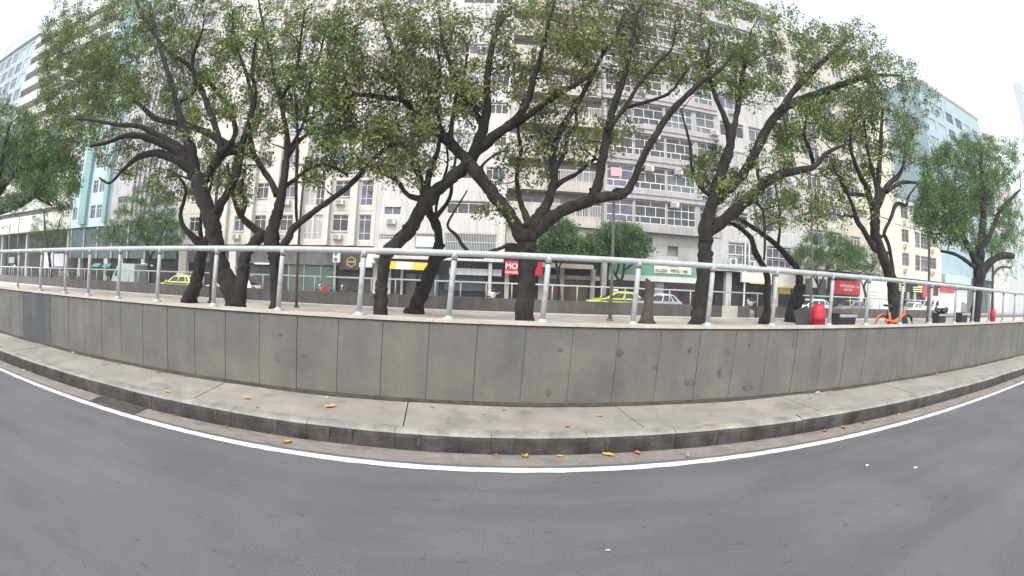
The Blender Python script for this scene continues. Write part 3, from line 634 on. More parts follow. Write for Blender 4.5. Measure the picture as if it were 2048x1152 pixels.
# ------------------------------------------------------------------ buildings across the far road
def pm_(name, c, **k): return mat(name, c, **k)
GL = [mat('glass_dark', (.035, .038, .045), .12, .5, .7), mat('glass_grey', (.10, .11, .125), .15, .4, .7), mat('glass_curtain', (.36, .35, .34), .35, .25, 2.2, stretch=(6, 1, .4)),
      mat('glass_blue_curtain', (.30, .40, .43), .3, .15, 2), mat('glass_shade', (.05, .045, .045), .25, .5, 1.2), mat('glass_violet', (.10, .09, .13), .2, .4, .9)]
FR = dict(white=mat('white_window_frame', (.70, .70, .68), .5, .05, 5), grey=mat('grey_window_frame', (.40, .38, .36), .5, .05, 5), dark=mat('dark_window_frame', (.10, .09, .085), .5, .05, 5))
AC = mat('air_conditioner_case', (.55, .54, .50), .6, .15, 5); ACG = mat('air_conditioner_grille', (.16, .155, .15), .6, .2, 8)
SHUT = mat('roller_shutter', (.58, .56, .52), .6, .1, 2)
WC = {}
def window(bd, xc, y, zc, w_, h_, style, fr='white', glass=None):
    w_ = round(w_, 2); h_ = round(h_, 2); gi = random.choice((0, 0, 1, 2, 4, 5)) if glass is None else glass
    key = (w_, h_, style, fr)
    if key not in WC:
        f = MB(); t = .05; a, b = -w_ / 2 + .004, w_ / 2 - .004; c, d = -h_ / 2 + .004, h_ / 2 - .004
        y0, y1 = .04, .12
        f.box(a, b, y0, y1, c, c + t); f.box(a, b, y0, y1, d - t, d); f.box(a, a + t, y0, y1, c + t, d - t); f.box(b - t, b, y0, y1, c + t, d - t)
        def V(x, z0=c + t, z1=d - t, tt=.04): f.box(x - tt / 2, x + tt / 2, y0 + .01, y1 - .01, z0, z1)
        def H(z, x0=a + t, x1=b - t, tt=.04): f.box(x0, x1, y0 + .014, y1 - .014, z - tt / 2, z + tt / 2)
        if style == 'slide': V(0); H(c + h_ * .72)
        elif style == 'tall': V(-w_ * .05); H(c + h_ * .28); H(c + h_ * .8)
        elif style == 'grid':
            n = max(3, round(w_ / .75))
            zz = (c + h_ * .32, c + h_ * .68)
            for z in zz: H(z, tt=.06)
            for i in range(1, n): V(a + w_ * i / n, tt=.09 if i % 4 == 0 else .045)
        elif style == 'band':
            n = max(2, round(w_ / 1.05)); z1 = c + h_ * .3; z2 = c + h_ * .74
            H(z1, tt=.07); H(z2, tt=.05)
            for i in range(1, n): V(a + w_ * i / n, z1 + .035, z2 - .025, .05)
            for i in range(1, n + 1): V(a + w_ * (i - .5) / n, c + t, z1 - .035, .05)
            for i in range(1, max(2, n // 2)): V(a + w_ * i / max(2, n // 2), z2 + .025, d - t, .05)
        elif style == 'wide':
            n = max(3, round(w_ / .85)); H(c + h_ * .8)
            for i in range(1, n): V(a + w_ * i / n, c + t, c + h_ * .8 - .02, .045)
        elif style in ('pair',): V(0, tt=.09)
        elif style == 'grille':
            x = a + .1
            while x < b - .05: f.box(x, x + .028, -.05, -.025, c + .02, d - .02); x += .13
            for z in (c + .03, 0, d - .05): f.box(a, b, -.052, -.022, z, z + .03)
        g_ = MB(); g_.quad((a + .01, .09, c + .01), (b - .01, .09, c + .01), (b - .01, .09, d - .01), (a + .01, .09, d - .01))
        WC[key] = (f.mesh('window', FR[fr]), [g_.mesh('pane', q) for q in GL])
    fm_, gm = WC[key]
    wl = bd.location
    o = put('window', fm_, bd, loc=(xc - wl.x, y - wl.y, zc - wl.z)); put('pane', gm[gi], o, loc=(0, 0, 0)); return o
def boxmesh(key, fn, mats):
    if key not in WC:
        g_ = MB(); fn(g_); WC[key] = g_.mesh(key, mats)
    return WC[key]
def f_ac(g_):
    g_.cur = 0; g_.box(-.36, .36, -.42, .02, -.2, .22); g_.box(-.4, .4, -.3, .02, -.25, -.205)
    g_.cur = 1; g_.box(-.33, .14, -.428, -.421, -.16, .18)
    for i in range(5): g_.cur = 0; g_.box(-.33, .14, -.438, -.429, -.14 + i * .07, -.115 + i * .07)
def ac(bd, x, y, z): wl = bd.location; put('air_conditioner', boxmesh('air_conditioner', f_ac, [AC, ACG]), bd, loc=(x - wl.x, y - wl.y, z - wl.z))

def facade(bd, x0, x1, z0, z1, y, depth, wm, ops, name='wall', recess=.24, side=True):
    """front wall with real openings (x0,x1,z0,z1) cut through, reveals behind them, sides, back and roof slab"""
    X = sorted({x0, x1, *[o[0] for o in ops], *[o[1] for o in ops]}); Z = sorted({z0, z1, *[o[2] for o in ops], *[o[3] for o in ops]})
    g_ = MB()
    xi = {v: i for i, v in enumerate(X)}; zi = {v: i for i, v in enumerate(Z)}
    hole = np.zeros((len(X), len(Z)), bool)
    for o in ops: hole[xi[o[0]]:xi[o[1]], zi[o[2]]:zi[o[3]]] = True
    for i in range(len(X) - 1):
        j = 0
        while j < len(Z) - 1:
            if hole[i, j]: j += 1; continue
            k = j
            while k < len(Z) - 1 and not hole[i, k]: k += 1
            g_.quad((X[i], y, Z[j]), (X[i + 1], y, Z[j]), (X[i + 1], y, Z[k]), (X[i], y, Z[k])); j = k
    r = recess
    for (a, b, c, d) in [o[:4] for o in ops]:
        g_.quad((a, y, c), (a, y + r, c), (a, y + r, d), (a, y, d)); g_.quad((b, y + r, c), (b, y, c), (b, y, d), (b, y + r, d))
        g_.quad((a, y, c), (b, y, c), (b, y + r, c), (a, y + r, c)); g_.quad((a, y + r, d), (b, y + r, d), (b, y, d), (a, y, d))
        g_.quad((a, y + r, c), (b, y + r, c), (b, y + r, d), (a, y + r, d))
    if side:
        Y = y + depth
        g_.quad((x0, Y, z0), (x0, y, z0), (x0, y, z1), (x0, Y, z1)); g_.quad((x1, y, z0), (x1, Y, z0), (x1, Y, z1), (x1, y, z1))
        g_.quad((x0, y, z1), (x1, y, z1), (x1, Y, z1), (x0, Y, z1)); g_.quad((x1, Y, z0), (x0, Y, z0), (x0, Y, z1), (x1, Y, z1))
    return g_.build(name, wm, bd)
def bld(x, y, label, cat='apartment block'): return empty('apartment_building', (x, y, 0), label, cat, 'buildings across the far road')
def trim(bd, name, m_, *boxes):
    for b in boxes: o_ = MB().box(*b).build(name, m_, bd)      # each box is a part of its own
    return o_

Y0 = 37.0
CREAM = mat('cream_painted_render', (.60, .56, .51), .85, .07, .5, streak=.13); WHITE = mat('white_painted_render', (.55, .53, .515), .85, .07, .5, streak=.14)
LILAC = mat('lilac_grey_render', (.47, .45, .47), .85, .1, .5, streak=.22); TEALW = mat('pale_teal_render', (.46, .575, .59), .85, .07, .5, streak=.1)
TEALF = mat('teal_fin_paint', (.22, .37, .36), .8, .08, .6, streak=.1); BEIGE = mat('beige_recess_render', (.60, .53, .44), .85, .08, .6, streak=.1)
GREYC = mat('grey_concrete_slab', (.36, .345, .335), .85, .12, .7, streak=.22); PINKC = mat('pinkish_spandrel', (.385, .36, .365), .8, .1, .6, streak=.15)
YELL = mat('pale_yellow_render', (.60, .58, .47), .85, .06, .5, streak=.07); TAN = mat('tan_render', (.49, .46, .39), .85, .08, .5, streak=.15)
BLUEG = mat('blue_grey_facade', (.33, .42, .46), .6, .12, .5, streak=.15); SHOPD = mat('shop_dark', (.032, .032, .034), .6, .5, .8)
SHGR = mat('green_shop_shutter', (.065, .095, .08), .65, .2, .6); STONE = mat('stone_cladding', (.42, .41, .395), .7, .14, .45, island=.12)
GREYB = mat('grey_shop_band', (.12, .117, .12), .8, .2, .7, streak=.2)

# -- far left blue-window block and the long balcony block
b = bld(-90, Y0, 'far-left tall block with blue tinted windows and a pitched grey top')
ops = [];
for k in range(2, 13):
    for c_ in range(5): ops.append((-98 + c_ * 3.6, -98 + c_ * 3.6 + 2.6, 2.5 + k * 3, 2.5 + k * 3 + 2.0))
facade(b, -104, -80, 0, 41.5, Y0 + .5, 14, BLUEG, ops)
for o in ops: window(b, (o[0] + o[1]) / 2, Y0 + .55, (o[2] + o[3]) / 2, o[1] - o[0], o[3] - o[2], 'slide', 'white', random.choice((3, 0, 5, 3)))
g = MB(); g.prism([(-105, 41.5), (-79.6, 41.5), (-82, 44), (-88, 45.5), (-97, 44)], Y0, Y0 + 14.6); g.build('roof', mat('grey_roof', (.42, .44, .44), .8, .1, .5), b)
b = bld(-66, Y0, 'long white block at the left with continuous balconies and a dark recessed podium')
facade(b, -79.4, -51.8, 6.5, 38, Y0 + 1.4, 13, mat('dark_balcony_recess', (.52, .52, .52), .8, .2, .6), [])
for k in range(11):
    z = 6.5 + k * 2.98; hh = 2.3 if k == 0 else 1.55
    g = MB(); g.box(-79.4, -51.9, Y0, Y0 + .14, z, z + hh); g.box(-79.4, -51.9, Y0 + .14, Y0 + 1.4, z, z + .18); g.build('balcony', mat('white_balcony_wall', (.62, .62, .56), .85, .1, .6, streak=.2), b)
    for c_ in range(8): window(b, -77.8 + c_ * 3.4, Y0 + 1.28, z + 2.1, 2.0, 1.4, 'slide', 'white', random.choice((1, 2, 1, 3)))
trim(b, 'roof', mat('white_balcony_wall', (0, 0, 0)), (-79.6, -51.7, Y0 - .1, Y0 + 14, 39.0, 40.3))
g = MB(); g.box(-79.4, -51.8, Y0 + 3, Y0 + 14, .1, 6.49)
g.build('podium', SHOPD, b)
trim(b, 'pillar', mat('pale_pillar', (.42, .41, .39), .8, .1, 1), *[(x, x + .5, Y0 + .6, Y0 + 1.1, .1, 6.49) for x in (-77, -66.5, -53.2)])
# -- pale teal block with deep teal fins
b = bld(-47.4, Y0, 'pale teal block with deep teal vertical fins')
ops = []
for k in range(10):
    z = 7.45 + k * 2.98
    ops += [(-47.1, -46.0, z, z + 1.55), (-45.7, -44.6, z, z + 1.55), (-51.4, -50.3, z, z + 1.55)]
facade(b, -51.8, -42.9, 6.5, 36, Y0, 13, TEALW, ops)
for o in ops: window(b, (o[0] + o[1]) / 2, Y0 + .05, (o[2] + o[3]) / 2, o[1] - o[0], o[3] - o[2], 'slide', 'white', random.choice((0, 4, 1)))
for x in (-49.2, -43.9): trim(b, 'fin', TEALF, (x, x + (1.55 if x < -45 else .75), Y0 - .55, Y0 - .003, 6.85, 36.2))
trim(b, 'podium', mat('teal_podium_panel', (.085, .12, .13), .6, .2, .6), (-51.8, -31, Y0 + .3, Y0 + 12, 2.9, 6.49))
trim(b, 'podium_mullion', FR['grey'], *[(x, x + .22, Y0 + .1, Y0 + .29, 2.9, 6.49) for x in (-51.6, -48.4, -45.3, -42.2, -39.1, -36, -33)])
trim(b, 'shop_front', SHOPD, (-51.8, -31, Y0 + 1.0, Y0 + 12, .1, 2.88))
trim(b, 'shop_pillar', mat('pale_pillar', (0, 0, 0)), (-49.6, -49.1, Y0 + .3, Y0 + .9, .1, 2.88), (-43.7, -42.9, Y0 + .3, Y0 + .9, .1, 2.88), (-40.6, -39.9, Y0 + .3, Y0 + .9, .1, 2.88), (-36.6, -36, Y0 + .3, Y0 + .9, .1, 2.88))
# -- lilac grey block with vertical ribs
b = bld(-36.8, Y0, 'lilac grey stained block with narrow vertical ribs between the teal and cream blocks')
ops = []
for k in range(9):
    z = 8.9 + k * 2.98; ops += [(-41.5, -39.7, z, z + .75), (-33.4, -31.8, z - .8, z + .75)]
facade(b, -42.88, -30.72, 6.5, 33, Y0 + .1, 13, LILAC, ops)
for o in ops: window(b, (o[0] + o[1]) / 2, Y0 + .15, (o[2] + o[3]) / 2, o[1] - o[0], o[3] - o[2], 'slide', 'grey')
trim(b, 'rib', LILAC, *[(x, x + .22, Y0 - .2, Y0 + .098, 7.4, 33.2) for x in np.arange(-38.8, -34, .8)])
# -- cream block with projecting piers and beige recesses
b = bld(-20, Y0, 'cream block with projecting piers, beige recesses and window air conditioners')
XC = [(-29.2, -27.9, 'r'), (-23.5, -22.3, 'p'), (-21.2, -19.8, 'r'), (-18.4, -17.0, 'p'), (-16.0, -15.15, 'n'), (-15.0, -14.15, 'n'), (-13.25, -11.8, 'p'), (-10.85, -9.75, 'n')]
ops = []
for k in range(9):
    z = 5.5 + 2.95 * k
    for a, c_, t_ in XC: ops.append((a, c_, z - (.75 if t_ == 'n' else 0), z + 1.42, t_))
facade(b, -30.7, -9.42, 4.3, 32.5, Y0, 13, CREAM, [o[:4] for o in ops])
for k in range(9):
    z = 5.5 + 2.95 * k
    trim(b, 'string_course', mat('grey_joint_line', (.36, .33, .3), .8, .1, 2), (-30.6, -9.5, Y0 - .02, Y0 - .003, z - 1.22, z - 1.19)) if k < 4 else None
for o in ops:
    t_ = o[4]; window(b, (o[0] + o[1]) / 2, Y0 + .05, (o[2] + o[3]) / 2, o[1] - o[0], o[3] - o[2], 'tall' if t_ == 'n' else 'slide', 'white', 3 if (t_ == 'p' and random.random() < .25) else None)
    if t_ == 'p' and random.random() < .75: ac(b, (o[0] + o[1]) / 2 - .1, Y0, o[2] - .5)
    elif t_ != 'p' and random.random() < .3: ac(b, o[0] + .2, Y0, o[2] - .05)
for x0_, x1_ in ((-27.2, -24.2), (-22.0, -21.25), (-19.7, -18.75), (-17.0 + .1, -16.1), (-14.05, -13.5), (-11.65, -11.05)):
    trim(b, 'pier', CREAM, (x0_, x1_, Y0 - .42, Y0 - .003, 4.3, 32.7))
trim(b, 'sill', FR['grey'], *[(o[0] - .08, o[1] + .08, Y0 - .1, Y0 - .004, o[2] - .07, o[2] - .005) for o in ops if o[4] != 'n'])
trim(b, 'shop_band', GREYB, (-30.7, -9.4, Y0 + .35, Y0 + 12, 2.62, 4.28))
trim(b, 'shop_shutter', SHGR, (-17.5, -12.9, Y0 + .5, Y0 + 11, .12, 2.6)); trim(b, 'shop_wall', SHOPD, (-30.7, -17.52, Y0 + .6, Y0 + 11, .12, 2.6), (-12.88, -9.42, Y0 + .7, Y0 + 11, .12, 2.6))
trim(b, 'shutter_guide', mat('green_trim', (.2, .27, .2), .7, .1, 2), (-17.5, -17.38, Y0 + .44, Y0 + .498, .12, 2.6), (-15.95, -15.85, Y0 + .44, Y0 + .498, .12, 2.6), (-14.3, -14.2, Y0 + .44, Y0 + .498, .12, 2.6), (-13.0, -12.8, Y0 + .3, Y0 + .498, .12, 3.4))
trim(b, 'shop_column', CREAM, (-23.9, -23.1, Y0 + .1, Y0 + .6, .12, 4.28), (-30.5, -29.4, Y0 + .1, Y0 + .6, .12, 4.28))
trim(b, 'roof', GREYC, (-30.8, -9.35, Y0 - .3, Y0 + 13, 32.71, 33.3))
# -- white block with wide windows
b = bld(-4, Y0, 'white block with long window strips and barred windows low down')
ops = []
for k in range(8):
    z = 7.15 + 2.95 * k
    ops += [(-8.7, -7.25, z - .22, z + 1.05, 's'), (-3.45, .1, z, z + 1.1, 'w')] if k == 0 else [(-8.7, -7.25, z - .1, z + 1.2, 's'), (-6.3, -4.6, z, z + 1.1, 'w'), (-3.45, -.55, z, z + 1.1, 'w'), (-.4, 1.2, z, z + 1.1, 'w')]
ops += [(-9.0, -7.2, 4.85, 5.35, 'g'), (-5.95, -4.1, 4.05, 5.5, 'g'), (-3.5, .75, 4.1, 5.6, 'g')]
facade(b, -9.4, 1.4, 4.0, 30.2, Y0 + .02, 13, WHITE, [o[:4] for o in ops])
for o in ops:
    st = {'s': 'slide', 'w': 'wide', 'g': 'grille'}[o[4]]
    wn = window(b, (o[0] + o[1]) / 2, Y0 + .07, (o[2] + o[3]) / 2, o[1] - o[0], o[3] - o[2], st, 'white' if st != 'grille' else 'white', (1 if o[4] == 'g' else None))
    if o[4] == 's' and random.random() < .7: put('shutter', MB().box(o[0] + .03, o[1] - .03, Y0 + .02, Y0 + .06, o[3] - .6, o[3] - .01).mesh('shutter', SHUT), b, loc=tuple(-b.location))
ac(b, -8.0, Y0 + .1, 6.35); trim(b, 'shutter', SHUT, (-5.85, -4.2, Y0 - .02, Y0 + .03, 4.35, 5.2))
trim(b, 'canopy', mat('white_canopy', (.62, .61, .60), .7, .1, 1, streak=.2), (-9.2, 1.3, Y0 - 1.1, Y0 + .2, 3.3, 3.55))
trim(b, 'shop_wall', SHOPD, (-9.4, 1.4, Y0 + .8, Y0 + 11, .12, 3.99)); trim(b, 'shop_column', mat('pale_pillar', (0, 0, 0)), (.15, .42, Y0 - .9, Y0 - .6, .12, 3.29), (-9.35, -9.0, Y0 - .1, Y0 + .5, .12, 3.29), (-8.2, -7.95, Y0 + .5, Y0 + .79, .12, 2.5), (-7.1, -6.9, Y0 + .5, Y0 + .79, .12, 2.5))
trim(b, 'upper_sign_band', mat('white_canopy', (0, 0, 0)), (-3.0, 1.2, Y0 - .3, Y0 + .3, 2.2, 2.72))
trim(b, 'blue_shutter', mat('blue_shutter', (.05, .06, .085), .6, .2, 1), (-3.4, -.1, Y0 + .4, Y0 + .79, .9, 2.19))
trim(b, 'glass_door', GL[1], *[(x, x + .8, Y0 + .55, Y0 + .6, .14, 2.1) for x in (-6.6, -5.6, -4.7)])
trim(b, 'roof', GREYC, (-9.45, 1.42, Y0 - .2, Y0 + 13, 30.21, 30.7))
# -- balcony block
b = bld(5.4, Y0, 'beige block with barred balconies stacked over the middle shops')
facade(b, 1.42, 9.36, 4.6, 33.5, Y0 + 1.1, 12, mat('brown_grey_recess', (.22, .20, .19), .85, .2, .7), [])
RAILW = mat('white_balcony_rail', (.62, .61, .6), .5, .05, 4); FASC = mat('beige_balcony_slab', (.47, .43, .38), .85, .1, .8, streak=.2)
def f_bal(g_):
    g_.cur = 0; g_.box(0, 7.9, 0, 1.098, -.95, -.0); 
    g_.cur = 1; x = 3.05
    while x < 7.85: g_.box(x, x + .035, .03, .065, .0, .86); x += .14
    g_.box(3.0, 7.9, .015, .08, .86, .92); g_.cur = 0; g_.box(0, 2.98, .0, .12, .004, .92)
bal = boxmesh('balcony', f_bal, [FASC, RAILW])
for k in range(9):
    z = 7.45 + 2.95 * k; put('balcony', bal, b, loc=(1.44 - 5.4, 0, z))
    for x in (2.8, 5.2, 7.9): window(b, x, Y0 + .98, z + .75, 1.5 if x < 7 else 1.2, 1.5, 'slide', 'grey' if x < 7 else 'white')
    trim(b, 'awning', FASC, (1.44, 9.34, Y0 + .02, Y0 + .2, z + 1.75, z + 1.99)) if k % 3 == 1 else None
trim(b, 'lower_ledge', FASC, (1.44, 9.4, Y0 - .3, Y0 + 1.0, 4.9, 5.5)); trim(b, 'lower_wall', TAN, (1.44, 9.4, Y0 + .5, Y0 + 1.05, 5.52, 6.48))
trim(b, 'canopy', mat('tan_canopy', (.42, .38, .33), .8, .1, 1), (1.5, 8.6, Y0 - .8, Y0 + 1.0, 3.05, 3.4))
trim(b, 'shop_band', mat('tan_band', (.36, .33, .30), .8, .1, 1), (4.3, 9.4, Y0 + .3, Y0 + .9, 2.15, 2.5))
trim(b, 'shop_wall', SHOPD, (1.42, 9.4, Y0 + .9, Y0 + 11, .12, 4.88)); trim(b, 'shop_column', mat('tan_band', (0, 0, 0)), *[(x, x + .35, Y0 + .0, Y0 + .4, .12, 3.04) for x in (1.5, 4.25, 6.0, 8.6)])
trim(b, 'shop_door', mat('brown_doors', (.12, .085, .065), .5, .3, 1), (6.4, 8.5, Y0 + .5, Y0 + .85, .12, 2.1), (4.6, 5.9, Y0 + .5, Y0 + .85, .12, 2.1))
trim(b, 'roof', GREYC, (1.43, 9.4, Y0 - .1, Y0 + 12, 33.51, 34.0))
# -- glazed band block
b = bld(15, Y0, 'block with white gridded window bands and grey spandrels, pink notice in one window')
BX0, BX1 = 9.4, 20.6; ops = []
for k in range(9):
    z = 7.15 + 2.975 * k
    ops += [(9.62, 12.0, z, z + 1.95, 'b'), (12.12, 15.0, z, z + 1.95, 'b'), (15.12, 17.9, z, z + 1.95, 'g' if k in (0, 3) else 'b'), (18.3, 20.3, z, z + 1.95, 'b')]
facade(b, BX0, BX1, 7.0, 34.5, Y0 - .6, 13.6, PINKC, [o[:4] for o in ops], recess=.3)
for o in ops:
    gl = random.choice((0, 0, 4, 5, 1)) if o[0] < 15 else random.choice((0, 1, 4, 2, 1))
    window(b, (o[0] + o[1]) / 2, Y0 - .53, (o[2] + o[3]) / 2, o[1] - o[0], o[3] - o[2], 'grid' if o[4] == 'g' else 'band', 'white', gl)
    if random.random() < .5: ac(b, (o[0] + o[1]) / 2 + random.uniform(-.9, .9), Y0 - .6, o[2] + random.choice((.1, 1.75)))
for k in range(9):
    z = 7.15 + 2.975 * k; trim(b, 'ledge', GREYC, (BX0 - .02, BX1, Y0 - .78, Y0 - .603, z + 2.0, z + 2.12), (BX0 - .02, BX1, Y0 - .7, Y0 - .603, z + 2.45, z + 2.5))
trim(b, 'slab', GREYC, (BX0 - .04, BX1, Y0 - .75, Y0 + 12, 6.4, 6.998))
g = MB()
for i in range(7):
    for j, (za, zb) in enumerate(((3.92, 4.55), (4.56, 5.42), (5.43, 6.38))):
        xa = 13.35 + i * 1.05
        if i == 2 and j == 1: continue
        g.box(xa, xa + 1.04, Y0 + .1 + .01 * ((i + j) % 3), Y0 + .5, za, zb)
g.build('stone_cladding', STONE, b)
trim(b, 'recess_wall', mat('grey_recess_wall', (.30, .30, .30), .8, .15, .7, streak=.2), (9.42, 20.6, Y0 + .52, Y0 + 12, 3.9, 6.39))
trim(b, 'notice', mat('pink_notice', (.75, .35, .36), .6, .1, 6), (10.0, 10.95, Y0 - .5, Y0 - .47, 11.0, 11.75))
trim(b, 'shop_wall', SHOPD, (9.42, 20.6, Y0 + 1.0, Y0 + 11, .12, 3.88)); trim(b, 'shop_column', mat('pale_pillar', (0, 0, 0)), (14.3, 15.1, Y0 - .1, Y0 + .6, .12, 2.2), (9.6, 10.0, Y0 + .2, Y0 + .8, .12, 3.88))
trim(b, 'roof', GREYC, (BX0 - .05, BX1, Y0 - .7, Y0 + 13, 34.51, 35))
# -- second band block
b = bld(26, Y0, 'pale block right of the gridded one, with white pipes and a projecting glazed lower floor')
ops = []
for k in range(9):
    z = 7.6 + 2.95 * k; ops += [(21.2, 24.0, z, z + 1.5, 'w'), (24.6, 27.2, z, z + 1.5, 'w'), (28.2, 30.4, z, z + 1.5, 's')]
facade(b, 20.62, 31.0, 6.3, 33.8, Y0, 13, mat('pale_grey_render', (.47, .455, .43), .85, .08, .5, streak=.18), [o[:4] for o in ops])
for o in ops:
    window(b, (o[0] + o[1]) / 2, Y0 + .05, (o[2] + o[3]) / 2, o[1] - o[0], o[3] - o[2], 'wide' if o[4] == 'w' else 'slide', 'white')
    if random.random() < .6: ac(b, (o[0] + o[1]) / 2, Y0, o[2] - .4)
ops = [(21.0, 24.2, 5.0, 6.1), (21.0, 24.2, 4.15, 4.98), (25.4, 28.6, 5.0, 6.1), (25.4, 28.6, 4.15, 4.98), (28.9, 30.6, 5.0, 6.1)]
facade(b, 19.0, 31.0, 3.5, 6.28, Y0 - 1.2, 13, mat('grey_slab_wall', (.46, .45, .44), .85, .1, .7, streak=.2), ops, recess=.2)
for o in ops: window(b, (o[0] + o[1]) / 2, Y0 - 1.15, (o[2] + o[3]) / 2, o[1] - o[0], o[3] - o[2], 'wide', 'white', random.choice((1, 5)))
trim(b, 'white_pipe', FR['white'], (22.7, 22.82, Y0 - 1.4, Y0 - 1.28, .2, 6.7), (23.15, 23.27, Y0 - 1.4, Y0 - 1.28, 4.3, 6.7))
trim(b, 'white_panel_sign', mat('offwhite_panel', (.60, .60, .55), .7, .06, 2), (22.3, 25.8, Y0 - 1.6, Y0 - 1.3, 2.6, 3.48), (26.2, 29.3, Y0 - 1.6, Y0 - 1.3, 2.4, 3.48))
trim(b, 'sign_edge', mat('yellow_strip', (.75, .55, .2), .6, .1, 2), (23.2, 25.8, Y0 - 1.62, Y0 - 1.602, 2.52, 2.66), (26.2, 29.3, Y0 - 1.62, Y0 - 1.602, 2.3, 2.46))
trim(b, 'shop_wall', SHOPD, (20.62, 31.0, Y0 + .4, Y0 + 11, .12, 3.48)); trim(b, 'shop_column', mat('pale_pillar', (0, 0, 0)), (21.0, 21.6, Y0 - .9, Y0 - .4, .12, 3.4), (26.6, 27.2, Y0 - .9, Y0 - .4, .12, 3.4))
trim(b, 'roof', GREYC, (20.61, 31.02, Y0 - .1, Y0 + 13, 33.81, 34.3))
# -- beige block
b = bld(39, Y0, 'plain beige block with a blank wall strip, over the red banner')
ops = []
for k in range(9):
    z = 6.4 + 2.95 * k; ops += [(32.2, 34.4, z + .6, z + 2.1), (35.2, 37.4, z + .6, z + 2.1), (38.9, 40.8, z + .4, z + 2.0)]
facade(b, 31.02, 48.1, 4.4, 31.5, Y0 + .05, 13, TAN, ops)
for o in ops:
    window(b, (o[0] + o[1]) / 2, Y0 + .1, (o[2] + o[3]) / 2, o[1] - o[0], o[3] - o[2], 'wide', 'white')
    if random.random() < .5: ac(b, (o[0] + o[1]) / 2 - .4, Y0 + .05, o[2] - .4)
trim(b, 'pale_strip', YELL, (42.0, 48.1, Y0 - .12, Y0 + .048, 4.4, 31.6))
trim(b, 'wall_base', mat('offwhite_panel', (0, 0, 0)), (31.02, 35.2, Y0 + .3, Y0 + 12, 2.5, 4.38), (41.0, 48.1, Y0 + .3, Y0 + 12, .12, 4.38))
trim(b, 'shop_wall', SHOPD, (31.02, 41.0, Y0 + .6, Y0 + 12, .12, 2.49)); trim(b, 'shop_shutter', SHGR, (33.9, 35.0, Y0 + .2, Y0 + .29, 1.2, 3.4), (31.8, 32.8, Y0 + .2, Y0 + .29, .6, 3.4))
trim(b, 'stripe', mat('red_shop_panel', (.45, .06, .07), .6, .1, 2), (29.6, 31.0, Y0 + .1, Y0 + .29, 2.2, 3.3)); trim(b, 'stripe', mat('yellow_shop_panel', (.62, .55, .18), .6, .1, 2), (27.6, 29.3, Y0 - .2, Y0 + .05, 1.7, 3.2))
trim(b, 'louvre', FR['white'], *[(43.2, 47.0, Y0 + .24, Y0 + .29, z, z + .12) for z in (2.35, 2.0, 1.65)])
# -- yellow low block
b = bld(54, Y0, 'low pale yellow four-storey block standing lit beside the right-hand trees')
ops = []
for k in range(3):
    z = 5.3 + 2.95 * k
    ops += [(49.6, 51.4, z + .5, z + 2.1, 's'), (53.0, 54.4, z + .1, z + 2.1, 't'), (54.6, 56.8, z + .1, z + 2.1, 't'), (57.0, 59.2, z + .6, z + 2.1, 's')]
facade(b, 48.12, 60.9, 4.3, 13.4, Y0 - .1, 13, YELL, [o[:4] for o in ops])
for o in ops:
    window(b, (o[0] + o[1]) / 2, Y0 - .05, (o[2] + o[3]) / 2, o[1] - o[0], o[3] - o[2], 'tall' if o[4] == 't' else 'slide', 'grey', random.choice((4, 5, 0, 1)))
    if o[4] == 's' and random.random() < .8: ac(b, (o[0] + o[1]) / 2 - .3, Y0 - .1, o[2] - .5)
trim(b, 'cornice', mat('white_canopy', (0, 0, 0)), (48.0, 61.1, Y0 - .6, Y0 + 12, 13.41, 13.9), (48.1, 61, Y0 - .2, Y0 - .103, 10.75, 10.95))
trim(b, 'shop_wall', SHOPD, (48.12, 61, Y0 + .6, Y0 + 12, .12, 4.28)); trim(b, 'shop_panel', mat('red_shop_panel', (0, 0, 0)), (55.8, 59.0, Y0 + .2, Y0 + .5, 2.0, 4.0))
g = MB()
for (x0_, x1_, za, zb) in ((49.3, 50.8, 2.7, 4.0), (51.1, 53.8, 3.7, 4.15), (54.2, 55.4, 3.4, 4.1), (52.9, 55.4, 2.7, 3.45)):
    z = za
    while z < zb: g.box(x0_, x1_, Y0 + .1, Y0 + .2, z, z + .13); z += .26
g.build('striped_sign', mat('yellow_sign_stripe', (.72, .72, .34), .5, .1, 2), b)
trim(b, 'shop_column', mat('pale_pillar', (0, 0, 0)), (51.6, 52, Y0 + .2, Y0 + .5, .12, 2.6), (53.4, 53.8, Y0 + .2, Y0 + .5, .12, 2.6))
b = bld(62, 46, 'tall tan block set back behind the low yellow one')
ops = []
for k in range(8):
    z = 8 + 2.95 * k; ops += [(57.0 + 3.2 * c_, 58.8 + 3.2 * c_, z, z + 1.5) for c_ in range(6)]
facade(b, 55, 78, .1, 32, 46.0, 12, TAN, ops)
for o in ops: window(b, (o[0] + o[1]) / 2, 46.05, (o[2] + o[3]) / 2, 1.8, 1.5, 'slide', 'white')
